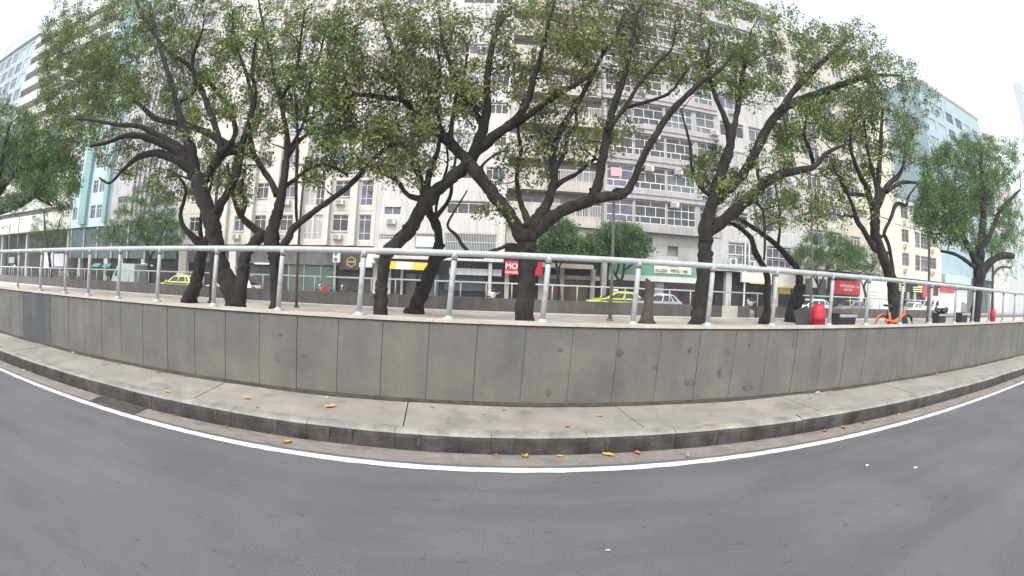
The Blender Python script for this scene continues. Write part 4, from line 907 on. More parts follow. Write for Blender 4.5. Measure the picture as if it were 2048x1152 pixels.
# -- right-hand blocks
b = bld(72, Y0 + 1, 'tall blue-grey block rising over the right trees against the sky')
ops = []
for k in range(8):
    z = 9.2 + 2.98 * k; ops += [(62.2 + 3.7 * c_, 64.8 + 3.7 * c_, z, z + 1.7) for c_ in range(6)]
facade(b, 61.1, 85.0, 5.5, 34.4, Y0 + .8, 14, mat('hazy_blue_facade', (.30, .41, .46), .6, .1, .5, streak=.12), ops)
for o in ops: window(b, (o[0] + o[1]) / 2, Y0 + .85, (o[2] + o[3]) / 2, 2.6, 1.7, 'slide', 'grey', random.choice((3, 1, 3, 0)))
trim(b, 'portal', mat('teal_podium_panel', (0, 0, 0)), (61.1, 85, Y0 + 2, Y0 + 14, .12, 5.48)); trim(b, 'canopy', TEALW, (62, 72, Y0 - .2, Y0 + 1.9, 4.3, 5.48))
trim(b, 'shop_panel', mat('white_painted_concrete', (0, 0, 0)), (61.2, 72, Y0 + .6, Y0 + 1.9, .12, 3.5)); trim(b, 'shop_sign', mat('red_shop_panel', (0, 0, 0)), (61.5, 66.5, Y0 + .4, Y0 + .59, 3.0, 3.9))
trim(b, 'roof', GREYC, (61, 85.1, Y0 + .7, Y0 + 15, 34.41, 35.0))
for x0_, x1_, y_, zt, cm, lb in ((85.1, 96, Y0 + 1, 33.5, WHITE, 'pale block beyond the blue-grey one, its top step showing above the tree'), (96.1, 205, Y0 + 1, 24, mat('pale_grey_green', (.46, .50, .49), .85, .08, .5, streak=.15), 'long pale grey block receding at the far right'),
                             (211, 250, 62, 94, mat('hazy_pale_tower', (.50, .54, .56), .8, .06, .3), 'distant pale tower cut off by the right edge of the view')):
    b = bld((x0_ + x1_) / 2, y_, lb); ops = []
    nx = int((x1_ - x0_ - 1) / 4.2); nz = int((zt - 7) / 3)
    if nx * nz > 98: nz = max(3, 98 // nx)
    for k in range(nz): ops += [(x0_ + 1 + 4.2 * c_, x0_ + 3.2 + 4.2 * c_, zt - 3 * (k + 1) + .8, zt - 3 * (k + 1) + 2.2) for c_ in range(nx)]
    facade(b, x0_, x1_, .1, zt, y_, 14 if zt < 60 else 5, cm, ops)
    for o in ops: window(b, (o[0] + o[1]) / 2, y_ + .05, (o[2] + o[3]) / 2, 2.2, 1.4, 'slide', 'grey')

# ------------------------------------------------------------------ signs and wall units over the shops
def sign(name, label, x0, x1, z0, z1, y, mt, texts=(), cat='shop sign', d=.1, prof=None):
    xc, zc = (x0 + x1) / 2, (z0 + z1) / 2
    r = empty(name, (xc, y, zc), label, cat, None)
    g_ = MB()
    if prof: g_.prism(prof, -d / 2, d / 2)
    else: g_.box(-(x1 - x0) / 2, (x1 - x0) / 2, -d / 2, d / 2, -(z1 - z0) / 2, (z1 - z0) / 2)
    g_.build('board', mt, r, loc=(0, 0, 0))
    for (tx, sz, dx, dz, mt2, sq) in texts:
        put('lettering', text_mesh(tx, sz, mt2, squeeze=sq), r, loc=(dx, -d / 2 - .008, dz))
    return r
TW = mat('white_lettering', (.8, .8, .8), .5, .02, 2); TK = mat('black_lettering', (.04, .04, .05), .5, .02, 2); TY = mat('gold_lettering', (.62, .52, .28), .5, .05, 2)
RED = mat('red_sign_paint', (.60, .022, .045), .5, .06, 2); GRN = mat('green_sign_paint', (.12, .30, .22), .55, .1, 1.2)
sign('shop_sign', 'red shop sign with white MO lettering behind the broad middle trunk', 1.45, 4.35, 2.35, 3.42, Y0 - 1.0, RED, [('MO', .62, -.95, .12, TW, 1.0), ('2034-0800', .26, -.9, -.35, TW, 1.0)])
r = sign('shop_sign', 'long green shop fascia with a cream banner on it', 9.9, 18.2, 2.75, 3.92, Y0 - .9, GRN)
trim(r, 'lower_band', mat('cream_fascia_band', (.56, .56, .50), .7, .1, 1), (9.9, 18.2, Y0 - .96, Y0 - .84, 2.28, 2.745))
g = MB(); nx = 14
for i in range(nx):
    xa, xb = -1.75 + 3.5 * i / nx, -1.75 + 3.5 * (i + 1) / nx; f1 = lambda x: .025 * math.sin(x * 4.1)
    g.quad((xa, f1(xa * 1.3), -.42 + .03 * f1(xa) * 10), (xb, f1(xb * 1.3), -.42 + .03 * f1(xb) * 10), (xb, f1(xb), .42 + f1(xb)), (xa, f1(xa), .42 + f1(xa)))
bn = empty('banner', (15.55, Y0 - 1.02, 3.42), 'wavy cream cloth banner with a phone number on the green fascia', 'banner')
o_ = g.build('cloth', mat('cream_banner_cloth', (.68, .66, .56), .8, .07, 2), bn, loc=(0, 0, 0)); so_ = o_.modifiers.new('thickness', 'SOLIDIFY'); so_.thickness = .012
put('lettering', text_mesh('ALUGA', .38, TK, squeeze=.9), bn, loc=(-1.1, -.045, -.2)); put('lettering', text_mesh('99976-1340', .40, TK, squeeze=.86), bn, loc=(.55, -.045, -.2)); put('lettering', text_mesh('SOBRELOJA', .2, mat('faded_red_lettering', (.45, .25, .22), .6, .05, 2)), bn, loc=(0, -.045, .2))
sign('shop_sign', 'red banner with white and yellow lettering above a bright snack shop', 35.35, 39.9, 1.95, 3.35, Y0 - .7, RED, [('EMPANADAS', .42, -.1, .16, TW, 1.0), ('LANCHES', .36, .1, -.22, TW, 1.0), ('DELIVERY', .18, 1.75, .1, TW, 1.0)], cat='banner')
# yellow-white tapering awning sign
r = sign('shop_sign', 'yellow and white slanted fascia sign over the dark shop behind the bent tree', -8.0, -4.6, 2.45, 3.05, Y0 - .95, mat('yellow_sign_paint', (.78, .52, .05), .5, .05, 2), prof=[(-1.7, -.28), (1.35, -.3), (1.7, .28), (-1.7, .34)])
g = MB(); g.prism([(-.95, -.278), (.3, -.286), (.55, .294), (-.9, .32)], -.075, -.052); g.build('white_panel', TW, r, loc=(0, 0, 0))
# hexagon gold outline sign
hx = empty('shop_sign', (-11.3, Y0 - .1, 2.95), 'gold hexagonal outline sign on the dark shop front beside a double fan unit', 'shop sign')
g = MB(); P6 = [(.42 * math.cos(math.pi / 2 + i * math.pi / 3), 0, .42 * math.sin(math.pi / 2 + i * math.pi / 3)) for i in range(7)]
for a, c_ in zip(P6[:-1], P6[1:]): g.tube([a, c_], .024, 6)
g.build('outline', TY, hx, loc=(0, 0, 0)); put('lettering', text_mesh('BURGER', .2, TY), hx, loc=(0, -.02, 0))
g = MB(); g.box(-1.1, .9, .03, .5, -.65, .62); g.build('dark_panel', mat('dark_brown_panel', (.06, .04, .035), .6, .2, 2), hx, loc=(0, 0, 0))
def fan_unit(x, z, w_, h_, nf, label, y=Y0 - .25):
    r = empty('outdoor_ac_unit', (x, y, z), label, 'air conditioner', 'fan units on the shop fronts'); g_ = MB(); g_.box(-w_ / 2, w_ / 2, -.2, .2, -h_ / 2, h_ / 2); g_.build('casing', mat('white_fan_casing', (.62, .62, .60), .5, .05, 3), r, loc=(0, 0, 0))
    for i in range(nf):
        zc = 0 if nf == 1 else (-h_ / 4 + i * h_ / 2); rr = min(w_, h_ / nf) * .36
        q = MB(); q.cyl((-.06, -.21, zc), rr, .025, 20, 'y'); f = q.build('fan', M['dark'], r, loc=(0, 0, 0))
        q = MB(); q.cyl((-.06, -.228, zc), rr * .28, .02, 12, 'y')
        for a in range(4): q.torus((-.06, -.228, zc), rr * (.45 + a * .16), .008, n=20, m=4)
        q.build('grille', mat('grey_fan_grille', (.3, .3, .3), .5, .05, 3), f, loc=(0, 0, 0))
fan_unit(-12.55, 3.35, .62, .95, 2, 'white double-fan air conditioner unit left of the hexagon sign')
fan_unit(28.9, 4.5, .75, .72, 1, 'white single-fan air conditioner unit low on the pale glazed block', Y0 - 1.5)
fan_unit(21.3, 4.35, .75, .62, 1, 'white single-fan unit left of the white pipes', Y0 - 1.5); fan_unit(23.4, 4.3, .6, .55, 1, 'small fan unit right of the white pipes', Y0 - 1.5)
r = empty('projecting_sign', (-9.6, Y0 - .8, 3.15), 'blank off-white box sign sticking out beside the bent tree', 'shop sign')
g = MB(); g.box(-.65, .55, -.12, .12, -.25, .75); g.box(-.75, .35, -.14, .14, -.62, -.26); g.build('box', mat('offwhite_panel', (0, 0, 0)), r, loc=(0, 0, 0))
for px, lb in ((97, 'pale lilac blank billboard left of the thin airy street tree stem'), (118, 'pale blank billboard right of the thin airy street tree stem')):
    q = at(px, 520, 35.5); r = empty('billboard', (q.x, 35.5, q.z), lb, 'billboard'); g = MB(); wd = 2.6; g.box(-wd / 2, wd / 2, -.06, .06, -.95 if px < 100 else -.75, .95 if px < 100 else .75); g.build('board', mat('pale_board', (.66, .66, .70), .6, .04, 1), r, loc=(0, 0, 0))
    g = MB(); g.box(-.06, .06, .07, .19, .14 - q.z, 0); g.build('post', FR['grey'], r, loc=(0, 0, 0))

# ------------------------------------------------------------------ lamp posts and poles
def pole(px, Y, ztop, r, label, mt, head=None, zb=ZP, cat='pole', name='utility_pole'):
    q = at(px[0], px[1], Y); e = empty(name, (q.x, Y, zb), label, cat); g_ = MB(); g_.tube([(0, 0, -.02), (0, 0, ztop - zb)], [r, r * .75], 12); g_.cyl((0, 0, .03), r * 2, .06, 12)
    g_.build('shaft', mt, e, loc=(0, 0, 0), smooth=True); 
    if head: head(e, ztop - zb)
    return e
PG = mat('grey_green_pole', (.20, .20, .18), .6, .15, 3, metal=.2)
def head_flat(e, z):
    g_ = MB(); g_.tube([(0, 0, z - .05), (.02, -.05, z + .05), (.05, -.3, z + .12)], .02, 6); g_.build('bracket', PG, e, loc=(0, 0, 0)); g_ = MB(); g_.box(-.12, .12, -.62, -.22, z + .09, z + .17); g_.build('lamp_head', M['dark'], e, loc=(0, 0, 0), bevel=.02)
pole((1220, 640), 13.0, 4.55, .052, 'slim grey lamp post on the plaza left of the sawn stump', PG, head_flat, cat='lamp post', name='lamp_post')
pole((421, 600), 12.9, 6.2, .06, 'brownish plaza pole just left of a rail post near the V-shaped tree', mat('brown_pole', (.12, .085, .075), .7, .2, 3))
pole((1619, 640), 12.8, 5.0, .05, 'slim grey pole behind the red bin', PG)
pole((1858, 560), 12.0, 8.2, .075, 'tall grey-green pole right of the orange bicycle', PG)
pole((594, 560), 13.2, 5.6, .045, 'thin pole rising behind the long bare limb', mat('brown_pole', (0, 0, 0)))
def head_arm(e, z):
    g_ = MB(); g_.tube([(0, 0, z - .8), (-.5, 0, z - .35), (-1.6, 0, z - .2), (-2.4, 0, z - .3)], .045, 8); g_.box(-3.0, -2.3, -.13, .13, z - .38, z - .28); g_.build('arm', PG, e, loc=(0, 0, 0))
pole((16, 530), 28, 6.5, .09, 'street light with a curved arm at the far left', PG, head_arm, zb=-.02, cat='street light', name='street_light')
e = pole((33, 530), 28.5, 7.5, .08, 'traffic light pole with a dark signal box at the far left', PG, None, zb=-.02, cat='traffic light', name='traffic_light')
g = MB(); g.box(-.2, .2, -.32, -.1, 1.6, 2.75); g.build('signal_box', M['dark'], e, loc=(0, 0, 0))
g = MB(); g.cyl((0, -.33, 1.85), .12, .03, 14, 'y'); 
gm_ = bpy.data.materials.new('lit_signal'); gm_.use_nodes = True; gm_.node_tree.nodes['Principled BSDF'].inputs['Emission Color'].default_value = (.8, .95, 1, 1); gm_.node_tree.nodes['Principled BSDF'].inputs['Emission Strength'].default_value = 2.0
g.build('lit_lens', gm_, e, loc=(0, 0, 0))
# fluorescent tube fixtures seen hanging in the dark shops
for px, py, ww, tilt, lb in ((294, 529, .95, -.12, 'slanted white tube lamp hanging in the dark shop behind the far-left rail'), (524, 527, .8, 0, 'small white strip lamp in the dark shop between the trunks')):
    q = at(px, py, 37.2); r = MB().box(-ww, ww, -.06, .06, -.07, .07).build('strip_lamp', TW); r.location = q; r.rotation_euler = (0, -tilt, 0); tag(r, lb, 'strip lamp')
# ------------------------------------------------------------------ vehicles
def paint(name, c, metal=.0, rough=.32): return mat(name, c, rough, .04, 2, metal=metal, coat=.6)
CG = mat('car_glass', (.03, .035, .045), .06, .3, 1); CG2 = mat('car_glass_pale', (.16, .18, .21), .08, .3, 1.2); CHR = mat('headlight_glass', (.62, .64, .66), .12, .1, 4); TL = mat('tail_light_red', (.42, .02, .02), .2, .1, 3)
RIM = mat('alloy_rim', (.42, .42, .44), .3, .1, 5, metal=.6); PL = mat('black_plastic', (.03, .03, .032), .6, .1, 4)
def ring(hw, xs_, zs, y): return [(x, y * hw, z) for x, z in zip(xs_, zs)]
def car(x, y, label, body, L=4.2, H=1.47, W=.86, sedan=False, taxi=False, glass=CG, z=-.02, head=-1, group='cars on the far road'):
    """drives towards -x; x is its front end"""
    xc = x + L / 2; r = empty('taxi' if taxi else 'parked_car', (xc, y, z), label, 'taxi' if taxi else 'car', group)
    h = L / 2
    top = [(-h, .52), (-h + .05, .66), (-h + .35, .80), (-h + 1.02, .95), (-h + 1.2, .985), (0, .99), (h - .9, 1.0), (h - (.75 if sedan else .25), 1.02), (h - .12, .98 if not sedan else .99), (h - .02, .72), (h, .45)]
    bot = [(h - .05, .28), (h - .45, .22), (h - .5, .36), (h - .62, .56), (h - .78, .64), (h - .94, .56), (h - 1.06, .36), (h - 1.1, .2), (-h + 1.16, .2), (-h + 1.12, .36), (-h + 1.0, .56), (-h + .84, .64), (-h + .68, .56), (-h + .56, .36), (-h + .5, .24), (-h + .06, .28)]
    out_ = top + bot; n = len(out_); g_ = MB(); vs = []
    for yy, k in ((-W, .93), (-W + .035, .985), (-W * .8, 1), (0, 1.0), (W * .8, 1), (W - .035, .985), (W, .93)):
        for (a, c) in out_:
            kk = k if c > .6 else 1; vs.append((a * (1 - (abs(yy) / W) ** 4 * .045), yy, .62 + (c - .62) * (kk if c > .62 else 1)))
    fs = [(i * n + j, i * n + (j + 1) % n, (i + 1) * n + (j + 1) % n, (i + 1) * n + j) for i in range(6) for j in range(n)] + [tuple(range(n))[::-1], tuple(range(6 * n, 7 * n))]
    g_.add(vs, fs)
    # greenhouse: rings from the belt line to the roof
    xf0, xf1 = -h + 1.12, -h + 1.95; xr1, xr0 = (h - 1.5, h - .72) if sedan else (h - .72, h - .18)
    zb, zt = .93, H - .05
    rings = [(xf0, xr0, W * .93, zb), (xf1 - .08, xr1 + .06, W * .76, zt - .05), (xf1 + .12, xr1 - .15, W * .66, zt + .02), (xf1 + .5, xr1 - .4, W * .35, zt + .05)]
    vs = []
    for (a, b, hw, zz) in rings:
        m_ = (a + b) / 2
        for (xx, yy) in ((a, -hw * .9), (a + .1, -hw), (m_, -hw * 1.03), (b - .1, -hw), (b, -hw * .9), (b, hw * .9), (b - .1, hw), (m_, hw * 1.03), (a + .1, hw), (a, hw * .9)):
            vs.append((xx, yy, zz + (.025 if (zz > 1.2 and xx == m_) else 0)))
    fs = [(i * 10 + j, i * 10 + (j + 1) % 10, (i + 1) * 10 + (j + 1) % 10, (i + 1) * 10 + j) for i in range(3) for j in range(10)] + [tuple(range(30, 40))]
    g_.add(vs, fs); bo = g_.build('body', body, r, loc=(0, 0, 0)); bv = bo.modifiers.new('bevel', 'BEVEL'); bv.width = .012; bv.segments = 2; bv.limit_method = 'ANGLE'; bv.angle_limit = .6
    a0, b0, w0, z0 = rings[0]; a1, b1, w1, z1 = rings[1]
    def P(u, v, s_):     # side glass, u along, v up
        xx = (a0 + .1 + (b0 - a0 - .2) * u) * (1 - v) + (a1 + .1 + (b1 - a1 - .2) * u) * v; q = 1 + .03 * (1 - abs(2 * u - 1)); return (xx, s_ * ((w0 * q) * (1 - v) + (w1 * q) * v + .008), z0 + (z1 - z0) * v)
    for s_ in (-1, 1):
        for (u0, u1) in ((.05, .44), (.48, .80), (.84, .97)):
            vsq = [P(u0, .14, s_), P((u0 + u1) / 2, .14, s_), P(u1, .14, s_), P(u1, .93, s_), P((u0 + u1) / 2, .95, s_), P(u0, .93, s_)]
            MB().add(vsq, [(0, 1, 4, 5), (1, 2, 3, 4)]).build('side_window', glass, r, loc=(0, 0, 0))
        g_ = MB(); g_.box(a0 + .12, a0 + .28, s_ * (W + .1) - .09, s_ * (W + .1) + .05, .95, 1.08); g_.build('mirror', body, r, loc=(0, 0, 0), bevel=.02)
        g_ = MB(); g_.add([(-h + .02, s_ * W * .55, .60), (-h + .34, s_ * (W * .965), .66), (-h + .40, s_ * (W * .94), .795), (-h + .14, s_ * W * .55, .755)], [(0, 1, 2, 3) if s_ < 0 else (3, 2, 1, 0)]); 
        g_.v = [(a - .02, b + .012 * s_, c + .012) for a, b, c in g_.v]; g_.build('headlight', CHR, r, loc=(0, 0, 0))
        g_ = MB(); g_.box(h - .16, h + .005, s_ * W * .74 - .1, s_ * W * .74 + .12, .72, .95); g_.build('tail_light', TL, r, loc=(0, 0, 0))
    def F(u, v, fr):
        xx = (a0 if fr else b0) * (1 - v) + (a1 if fr else b1) * v; ww = (w0 * (1 - v) + w1 * v) * .84; o_ = -.012 if fr else .012; return (xx + o_, ww * (2 * u - 1), z0 + (z1 - z0) * v)
    for fr, nm in ((True, 'windscreen'), (False, 'rear_window')): MB().quad(F(0, .1, fr), F(1, .1, fr), F(1, .95, fr), F(0, .95, fr)).build(nm, glass, r, loc=(0, 0, 0))
    MB().box(-h - .012, -h + .03, -W * .6, W * .6, .36, .50).build('grille', PL, r, loc=(0, 0, 0))
    for sx in (-h + .84, h - .78):
        for s_ in (-1, 1):
            g_ = MB(); g_.torus((sx, s_ * (W - .1), .31), .235, .085, n=20, m=8); t_ = g_.build('wheel', M['black'], r, loc=(0, 0, 0), smooth=True)
            g_ = MB(); g_.cyl((sx, s_ * (W - .07), .31), .19, .06, 18, 'y'); g_.build('rim', RIM, t_, loc=(0, 0, 0))
    if taxi:
        g_ = MB(); g_.box(-.12, .12, -.3, .3, H + .01, H + .14); g_.build('roof_sign', TW, r, loc=(0, 0, 0), bevel=.02)
        for s_ in (-1, 1):
            g_ = MB(); g_.add([(-h + .9, s_ * (W + .004), .80), (h - .5, s_ * (W + .004), .80), (h - .5, s_ * (W + .004), .90), (-h + 1.0, s_ * (W + .004), .90)], [(0, 1, 2, 3)]); g_.build('blue_stripe', mat('taxi_blue_stripe', (.03, .04, .13), .4, .05, 2), r, loc=(0, 0, 0))
    return r
YT = paint('taxi_yellow', (.55, .60, .07)); SV = paint('silver_paint', (.50, .50, .53), .5); WH = paint('white_paint', (.72, .72, .73)); DK = paint('dark_grey_paint', (.10, .10, .11), .4); GY = paint('mid_grey_paint', (.26, .27, .29), .4)
car(6.95, 31.2, 'yellow taxi driving left behind the sawn stump, partly hidden by the silver car', YT, taxi=True)
car(8.75, 28.2, 'silver hatchback overlapping the back of the yellow taxi near the stump', SV, L=4.0, H=1.5)
car(-26.7, 30.2, 'yellow-green taxi at the left, its tail hidden behind a leaning trunk', YT, taxi=True, H=1.5)
car(24.1, 30, 'white hatchback parked behind the red bin', WH, L=4.3)
car(29.7, 30, 'dark grey car with a pale roof line below the red banner', GY, L=3.9, H=1.5)
car(41.0, 30.3, 'white hatchback seen just right of the trunk behind the orange bicycle', WH, L=4.0, H=1.55, glass=CG2)
car(-20.3, 28.0, 'tall white car mostly hidden by the V-shaped tree trunk', WH, L=4.9, H=1.8)
car(-45.2, 30.5, 'small dark grey car with a bright roof edge at the far left', DK, L=4.0, H=1.5)
car(-75, 30.5, 'pale green car cut by the left edge of the view', paint('pale_green_paint', (.40, .58, .50)), L=4.1)
def van(x, y, label, body, L=4.6, H=2.35, name='white_van'):
    r = empty(name, (x + L / 2, y, -.02), label, 'van', 'vans on the far road'); h = L / 2; W = .92
    g_ = MB(); P = [(-h, .35), (-h, .85), (-h + .15, 1.1), (-h + .75, 1.85), (-h + 1.0, H - .12), (-h + 1.3, H), (h - .1, H), (h, H - .12), (h, .35), (h - .5, .3), (h - .6, .55), (h - .85, .68), (h - 1.1, .55), (h - 1.2, .3), (-h + 1.3, .3), (-h + 1.2, .55), (-h + .95, .68), (-h + .7, .55), (-h + .6, .3)]
    g_.prism(P, -W, W); g_.build('body', body, r, loc=(0, 0, 0), bevel=.04)
    for s_ in (-1, 1):
        MB().add([(-h + .5, s_ * (W + .005), 1.2), (-h + 1.5, s_ * (W + .005), 1.2), (-h + 1.5, s_ * (W + .005), 1.85), (-h + .95, s_ * (W + .005), 1.85)], [(0, 1, 2, 3)]).build('side_window', CG, r, loc=(0, 0, 0))
    MB().quad((-h + .16, -.75, 1.14), (-h + .16, .75, 1.14), (-h + .70, .7, 1.82), (-h + .70, -.7, 1.82)).build('windscreen', CG, r, loc=(-.015, 0, .012))
    for sx in (-h + .95, h - .85):
        for s_ in (-1, 1):
            g_ = MB(); g_.torus((sx, s_ * (W - .1), .33), .24, .09, n=20, m=8); t_ = g_.build('wheel', M['black'], r, loc=(0, 0, 0), smooth=True)
            g_ = MB(); g_.cyl((sx, s_ * (W - .06), .33), .19, .06, 18, 'y'); g_.build('rim', RIM, t_, loc=(0, 0, 0))
    return r
van(-34.8, 31.8, 'pale green-grey van parked at the left beyond the parapet', paint('pale_van_paint', (.30, .37, .35)), L=3.6, H=2.3)
van(48.5, 31.5, 'white van at the right beyond the end of the parapet', WH, L=4.6, H=2.3)
def motorbike(x, y, label, body, rz=.3):
    r = empty('motorbike', (x, y, .13), label, 'motorbike', 'motorbikes on the far pavement', rz)
    for sx, nm in ((-.65, 'wheel'), (.62, 'wheel')):
        g_ = MB(); g_.torus((sx, 0, .3), .25, .05, n=20, m=6); g_.cyl((sx, 0, .3), .06, .12, 10, 'y')
        for a in range(5): g_.tube([(sx, 0, .3), (sx + .24 * math.cos(a * 1.257), 0, .3 + .24 * math.sin(a * 1.257))], .012, 4)
        g_.build(nm, M['black'], r, loc=(0, 0, 0))
    g_ = MB(); g_.prism([(-.35, .62), (-.1, .86), (.15, .84), (.3, .7), (.1, .45), (-.25, .4)], -.13, .13); g_.prism([(.25, .66), (.8, .78), (.85, .86), (.5, .8), (.2, .76)], -.11, .11); g_.build('body', body, r, loc=(0, 0, 0), bevel=.03)
    g_ = MB(); g_.prism([(.12, .8), (.78, .9), (.76, .95), (.15, .88)], -.13, .13); g_.build('seat', PL, r, loc=(0, 0, 0))
    g_ = MB(); g_.tube([(-.65, 0, .3), (-.38, 0, .98)], .03, 6); g_.tube([(-.30, -.34, 1.06), (-.38, 0, 1.0), (-.30, .34, 1.06)], .015, 6); g_.build('fork', RIM, r, loc=(0, 0, 0))
    g_ = MB(); g_.cyl((-.48, 0, .88), .09, .08, 12, 'x'); g_.build('headlight', CHR, r, loc=(0, 0, 0)); g_ = MB(); g_.prism([(-.15, .2), (.2, .2), (.22, .42), (-.12, .45)], -.12, .12); g_.build('engine', PL, r, loc=(0, 0, 0))
    for s_ in (-1, 1): MB().tube([(-.36, s_ * .2, 1.03), (-.4, s_ * .27, 1.17), (-.38, s_ * .3, 1.2)], [.008, .03, .02], 6).build('mirror', PL, r, loc=(0, 0, 0))
    return r
motorbike(-12.5, 33.9, 'red motorbike parked under the double-fan unit', paint('red_bike_paint', (.5, .03, .06)), .5)
motorbike(-10.6, 33.9, 'dark motorbike with white panels under the hexagon sign', paint('black_bike_paint', (.05, .05, .055)), .6)
motorbike(.55, 34.1, 'white motorbike left of the red MO sign', WH, 1.0); motorbike(22.6, 34.2, 'black and white motorbike by the white pipes', SV, .4); motorbike(45.3, 31.5, 'white scooter beside the right-hand white hatchback', WH, .4)

# ------------------------------------------------------------------ share bicycle leaning by the tree
ORG = mat('orange_bike_paint', (.75, .15, .03), .35, .05, 4, coat=.4)
yb = 7.15; xr_ = at(1764, 645, yb).x; xf_ = xr_ + 1.13; RB = .335; zb = ZP + RB
bk = empty('bicycle', ((xr_ + xf_) / 2, yb, ZP), 'orange share bicycle standing under the tree behind the near rail', 'bicycle')
for xx in (xr_, xf_):
    g = MB(); g.torus((xx, yb, zb), RB - .022, .022, n=40, m=8); t_ = g.build('wheel', M['black'], bk, smooth=True)
    g = MB(); g.torus((xx, yb, zb), RB - .048, .01, n=36, m=6); g.cyl((xx, yb, zb), .03, .1, 12, 'y')
    for a in range(24): g.tube([(xx, yb + (.03 if a % 2 else -.03), zb), (xx + (RB - .05) * math.cos(a * math.pi / 12), yb, zb + (RB - .05) * math.sin(a * math.pi / 12))], .0018, 3, cap=False)
    g.build('rim', RIM, t_)
g = MB(); bb = Vector((xr_ + .45, yb, ZP + .29)); st_ = Vector((xr_ + .28, yb, ZP + .72)); hd = Vector((xf_ - .18, yb, ZP + .80)); hd2 = Vector((xf_ - .13, yb, ZP + .64)); ra = Vector((xr_, yb, zb))
bm_ = Vector((st_.x + .07, yb, ZP + .47)); g.tube([hd2 + Vector((0, 0, .06)), (bm_ + hd2) * .5 + Vector((.02, 0, -.0)), bm_, bb], .043, 10); g.tube([Vector((xr_ + .08, yb - .05, ZP + .55)), Vector((st_.x + .1, yb - .05, ZP + .52)), Vector((st_.x + .42, yb - .04, ZP + .515))], .028, 8); g.tube([bb, st_], .034, 8); g.tube([hd2, hd], .042, 8)
for s_ in (-.05, .05): g.tube([bb + Vector((0, s_, 0)), ra + Vector((0, s_, 0))], .013, 6); g.tube([st_ + Vector((0, s_ * .5, -.12)), ra + Vector((0, s_, 0))], .011, 6)
g.build('frame', ORG, bk, smooth=True)
g = MB()
for s_ in (-.055, .055): g.tube([hd2 + Vector((0, s_, 0)), Vector((xf_ - .03, yb + s_, ZP + .5)), Vector((xf_, yb + s_, zb))], .013, 6)
g.build('fork', PL, bk)
for xx, a0, a1 in ((xr_, .25, 2.9), (xf_, .6, 2.2)):
    g = MB(); n = 18
    for w_ in (-.03, .03):
        pass
    vs = []; 
    for i in range(n + 1):
        a = a0 + (a1 - a0) * i / n
        for dy, rr in ((-.034, RB + .005), (0, RB + .02), (.034, RB + .005)): vs.append((xx + rr * math.cos(a), yb + dy, zb + rr * math.sin(a)))
    g.add(vs, [(i * 3 + j, (i + 1) * 3 + j, (i + 1) * 3 + j + 1, i * 3 + j + 1) for i in range(n) for j in range(2)])
    g.build('mudguard', ORG if xx == xr_ else PL, bk)
g = MB(); g.tube([st_ + Vector((0, 0, -.05)), st_ + Vector((-.05, 0, .14))], .014, 8); g.build('seat_post', RIM, bk)
g = MB(); g.prism([(-.15, 0), (-.13, .05), (.0, .045), (.14, .03), (.13, .0)], -.07, .07); g.build('saddle', PL, bk, bevel=.02, loc=(st_.x - .05 - bk.location.x, 0, .86))
g = MB(); g.tube([hd, hd + Vector((-.04, 0, .2))], .014, 8); c0 = hd + Vector((-.04, 0, .2)); g.tube([c0 + Vector((-.14, -.28, .03)), c0 + Vector((-.02, -.16, .03)), c0, c0 + Vector((-.02, .16, .03)), c0 + Vector((-.14, .28, .03))], .012, 8); g.build('handlebar', PL, bk)
g = MB()
for k in range(6): z_ = hd.z + .02 + k * .035; e_ = .1 + k * .008; g.tube([(hd.x + .08, yb - e_, z_), (hd.x + .08 + 2 * e_, yb - e_, z_), (hd.x + .08 + 2 * e_, yb + e_, z_), (hd.x + .08, yb + e_, z_), (hd.x + .08, yb - e_, z_)], .004, 4)
for k in range(5):
    for s_ in (-1, 1): g.tube([(hd.x + .09 + k * .05, yb + s_ * .1, hd.z + .02), (hd.x + .09 + k * .058, yb + s_ * .14, hd.z + .2)], .003, 4)
g.build('basket', PL, bk)
g = MB(); g.cyl((bb.x, yb, bb.z), .09, .02, 20, 'y'); g.tube([(bb.x, yb - .06, bb.z), (bb.x + .1, yb - .07, bb.z - .12)], .01, 6); g.box(bb.x + .06, bb.x + .15, yb - .16, yb - .08, bb.z - .135, bb.z - .11); g.build('crank', PL, bk)

# ------------------------------------------------------------------ bins, tubs and odds by the rail
REDP = mat('red_bin_plastic', (.42, .012, .035), .45, .12, 3); BLKP = mat('black_tub_plastic', (.028, .027, .032), .5, .2, 3)
def lathe(g_, prof, n=24, sx=1, sy=1):
    vs = [(r_ * math.cos(2 * math.pi * i / n) * sx, r_ * math.sin(2 * math.pi * i / n) * sy, z_) for r_, z_ in prof for i in range(n)]
    g_.add(vs, [(k * n + i, k * n + (i + 1) % n, (k + 1) * n + (i + 1) % n, (k + 1) * n + i) for k in range(len(prof) - 1) for i in range(n)]); return g_
def redbin(px, Y, label, h, rr):
    q = at(px, 640, Y); r = empty('red_bin', (q.x, Y, ZP), label, 'bin', 'red bins on the plaza')
    g_ = MB(); lathe(g_, [(0, 0), (rr * .86, 0), (rr * .9, .04), (rr, h * .62), (rr * 1.04, h * .625), (rr * 1.05, h * .66), (rr * 1.0, h * .665)], sx=1); g_.build('body', REDP, r, loc=(0, 0, 0), smooth=True)
    g_ = MB(); lathe(g_, [(rr * 1.06, h * .655), (rr * 1.06, h * .74), (rr * 1.04, h * .75), (rr * .99, h * .86), (rr * .84, h * .945), (rr * .5, h * .99), (0, h)]); 
    g_.build('lid', REDP, r, loc=(0, 0, 0), smooth=True)
    return r
redbin(1636, 7.6, 'big red plastic bin with a domed lid behind the near rail', .86, .17)
redbin(1985, 8.6, 'second red bin, smaller in view, by the far-right tree', .82, .15)
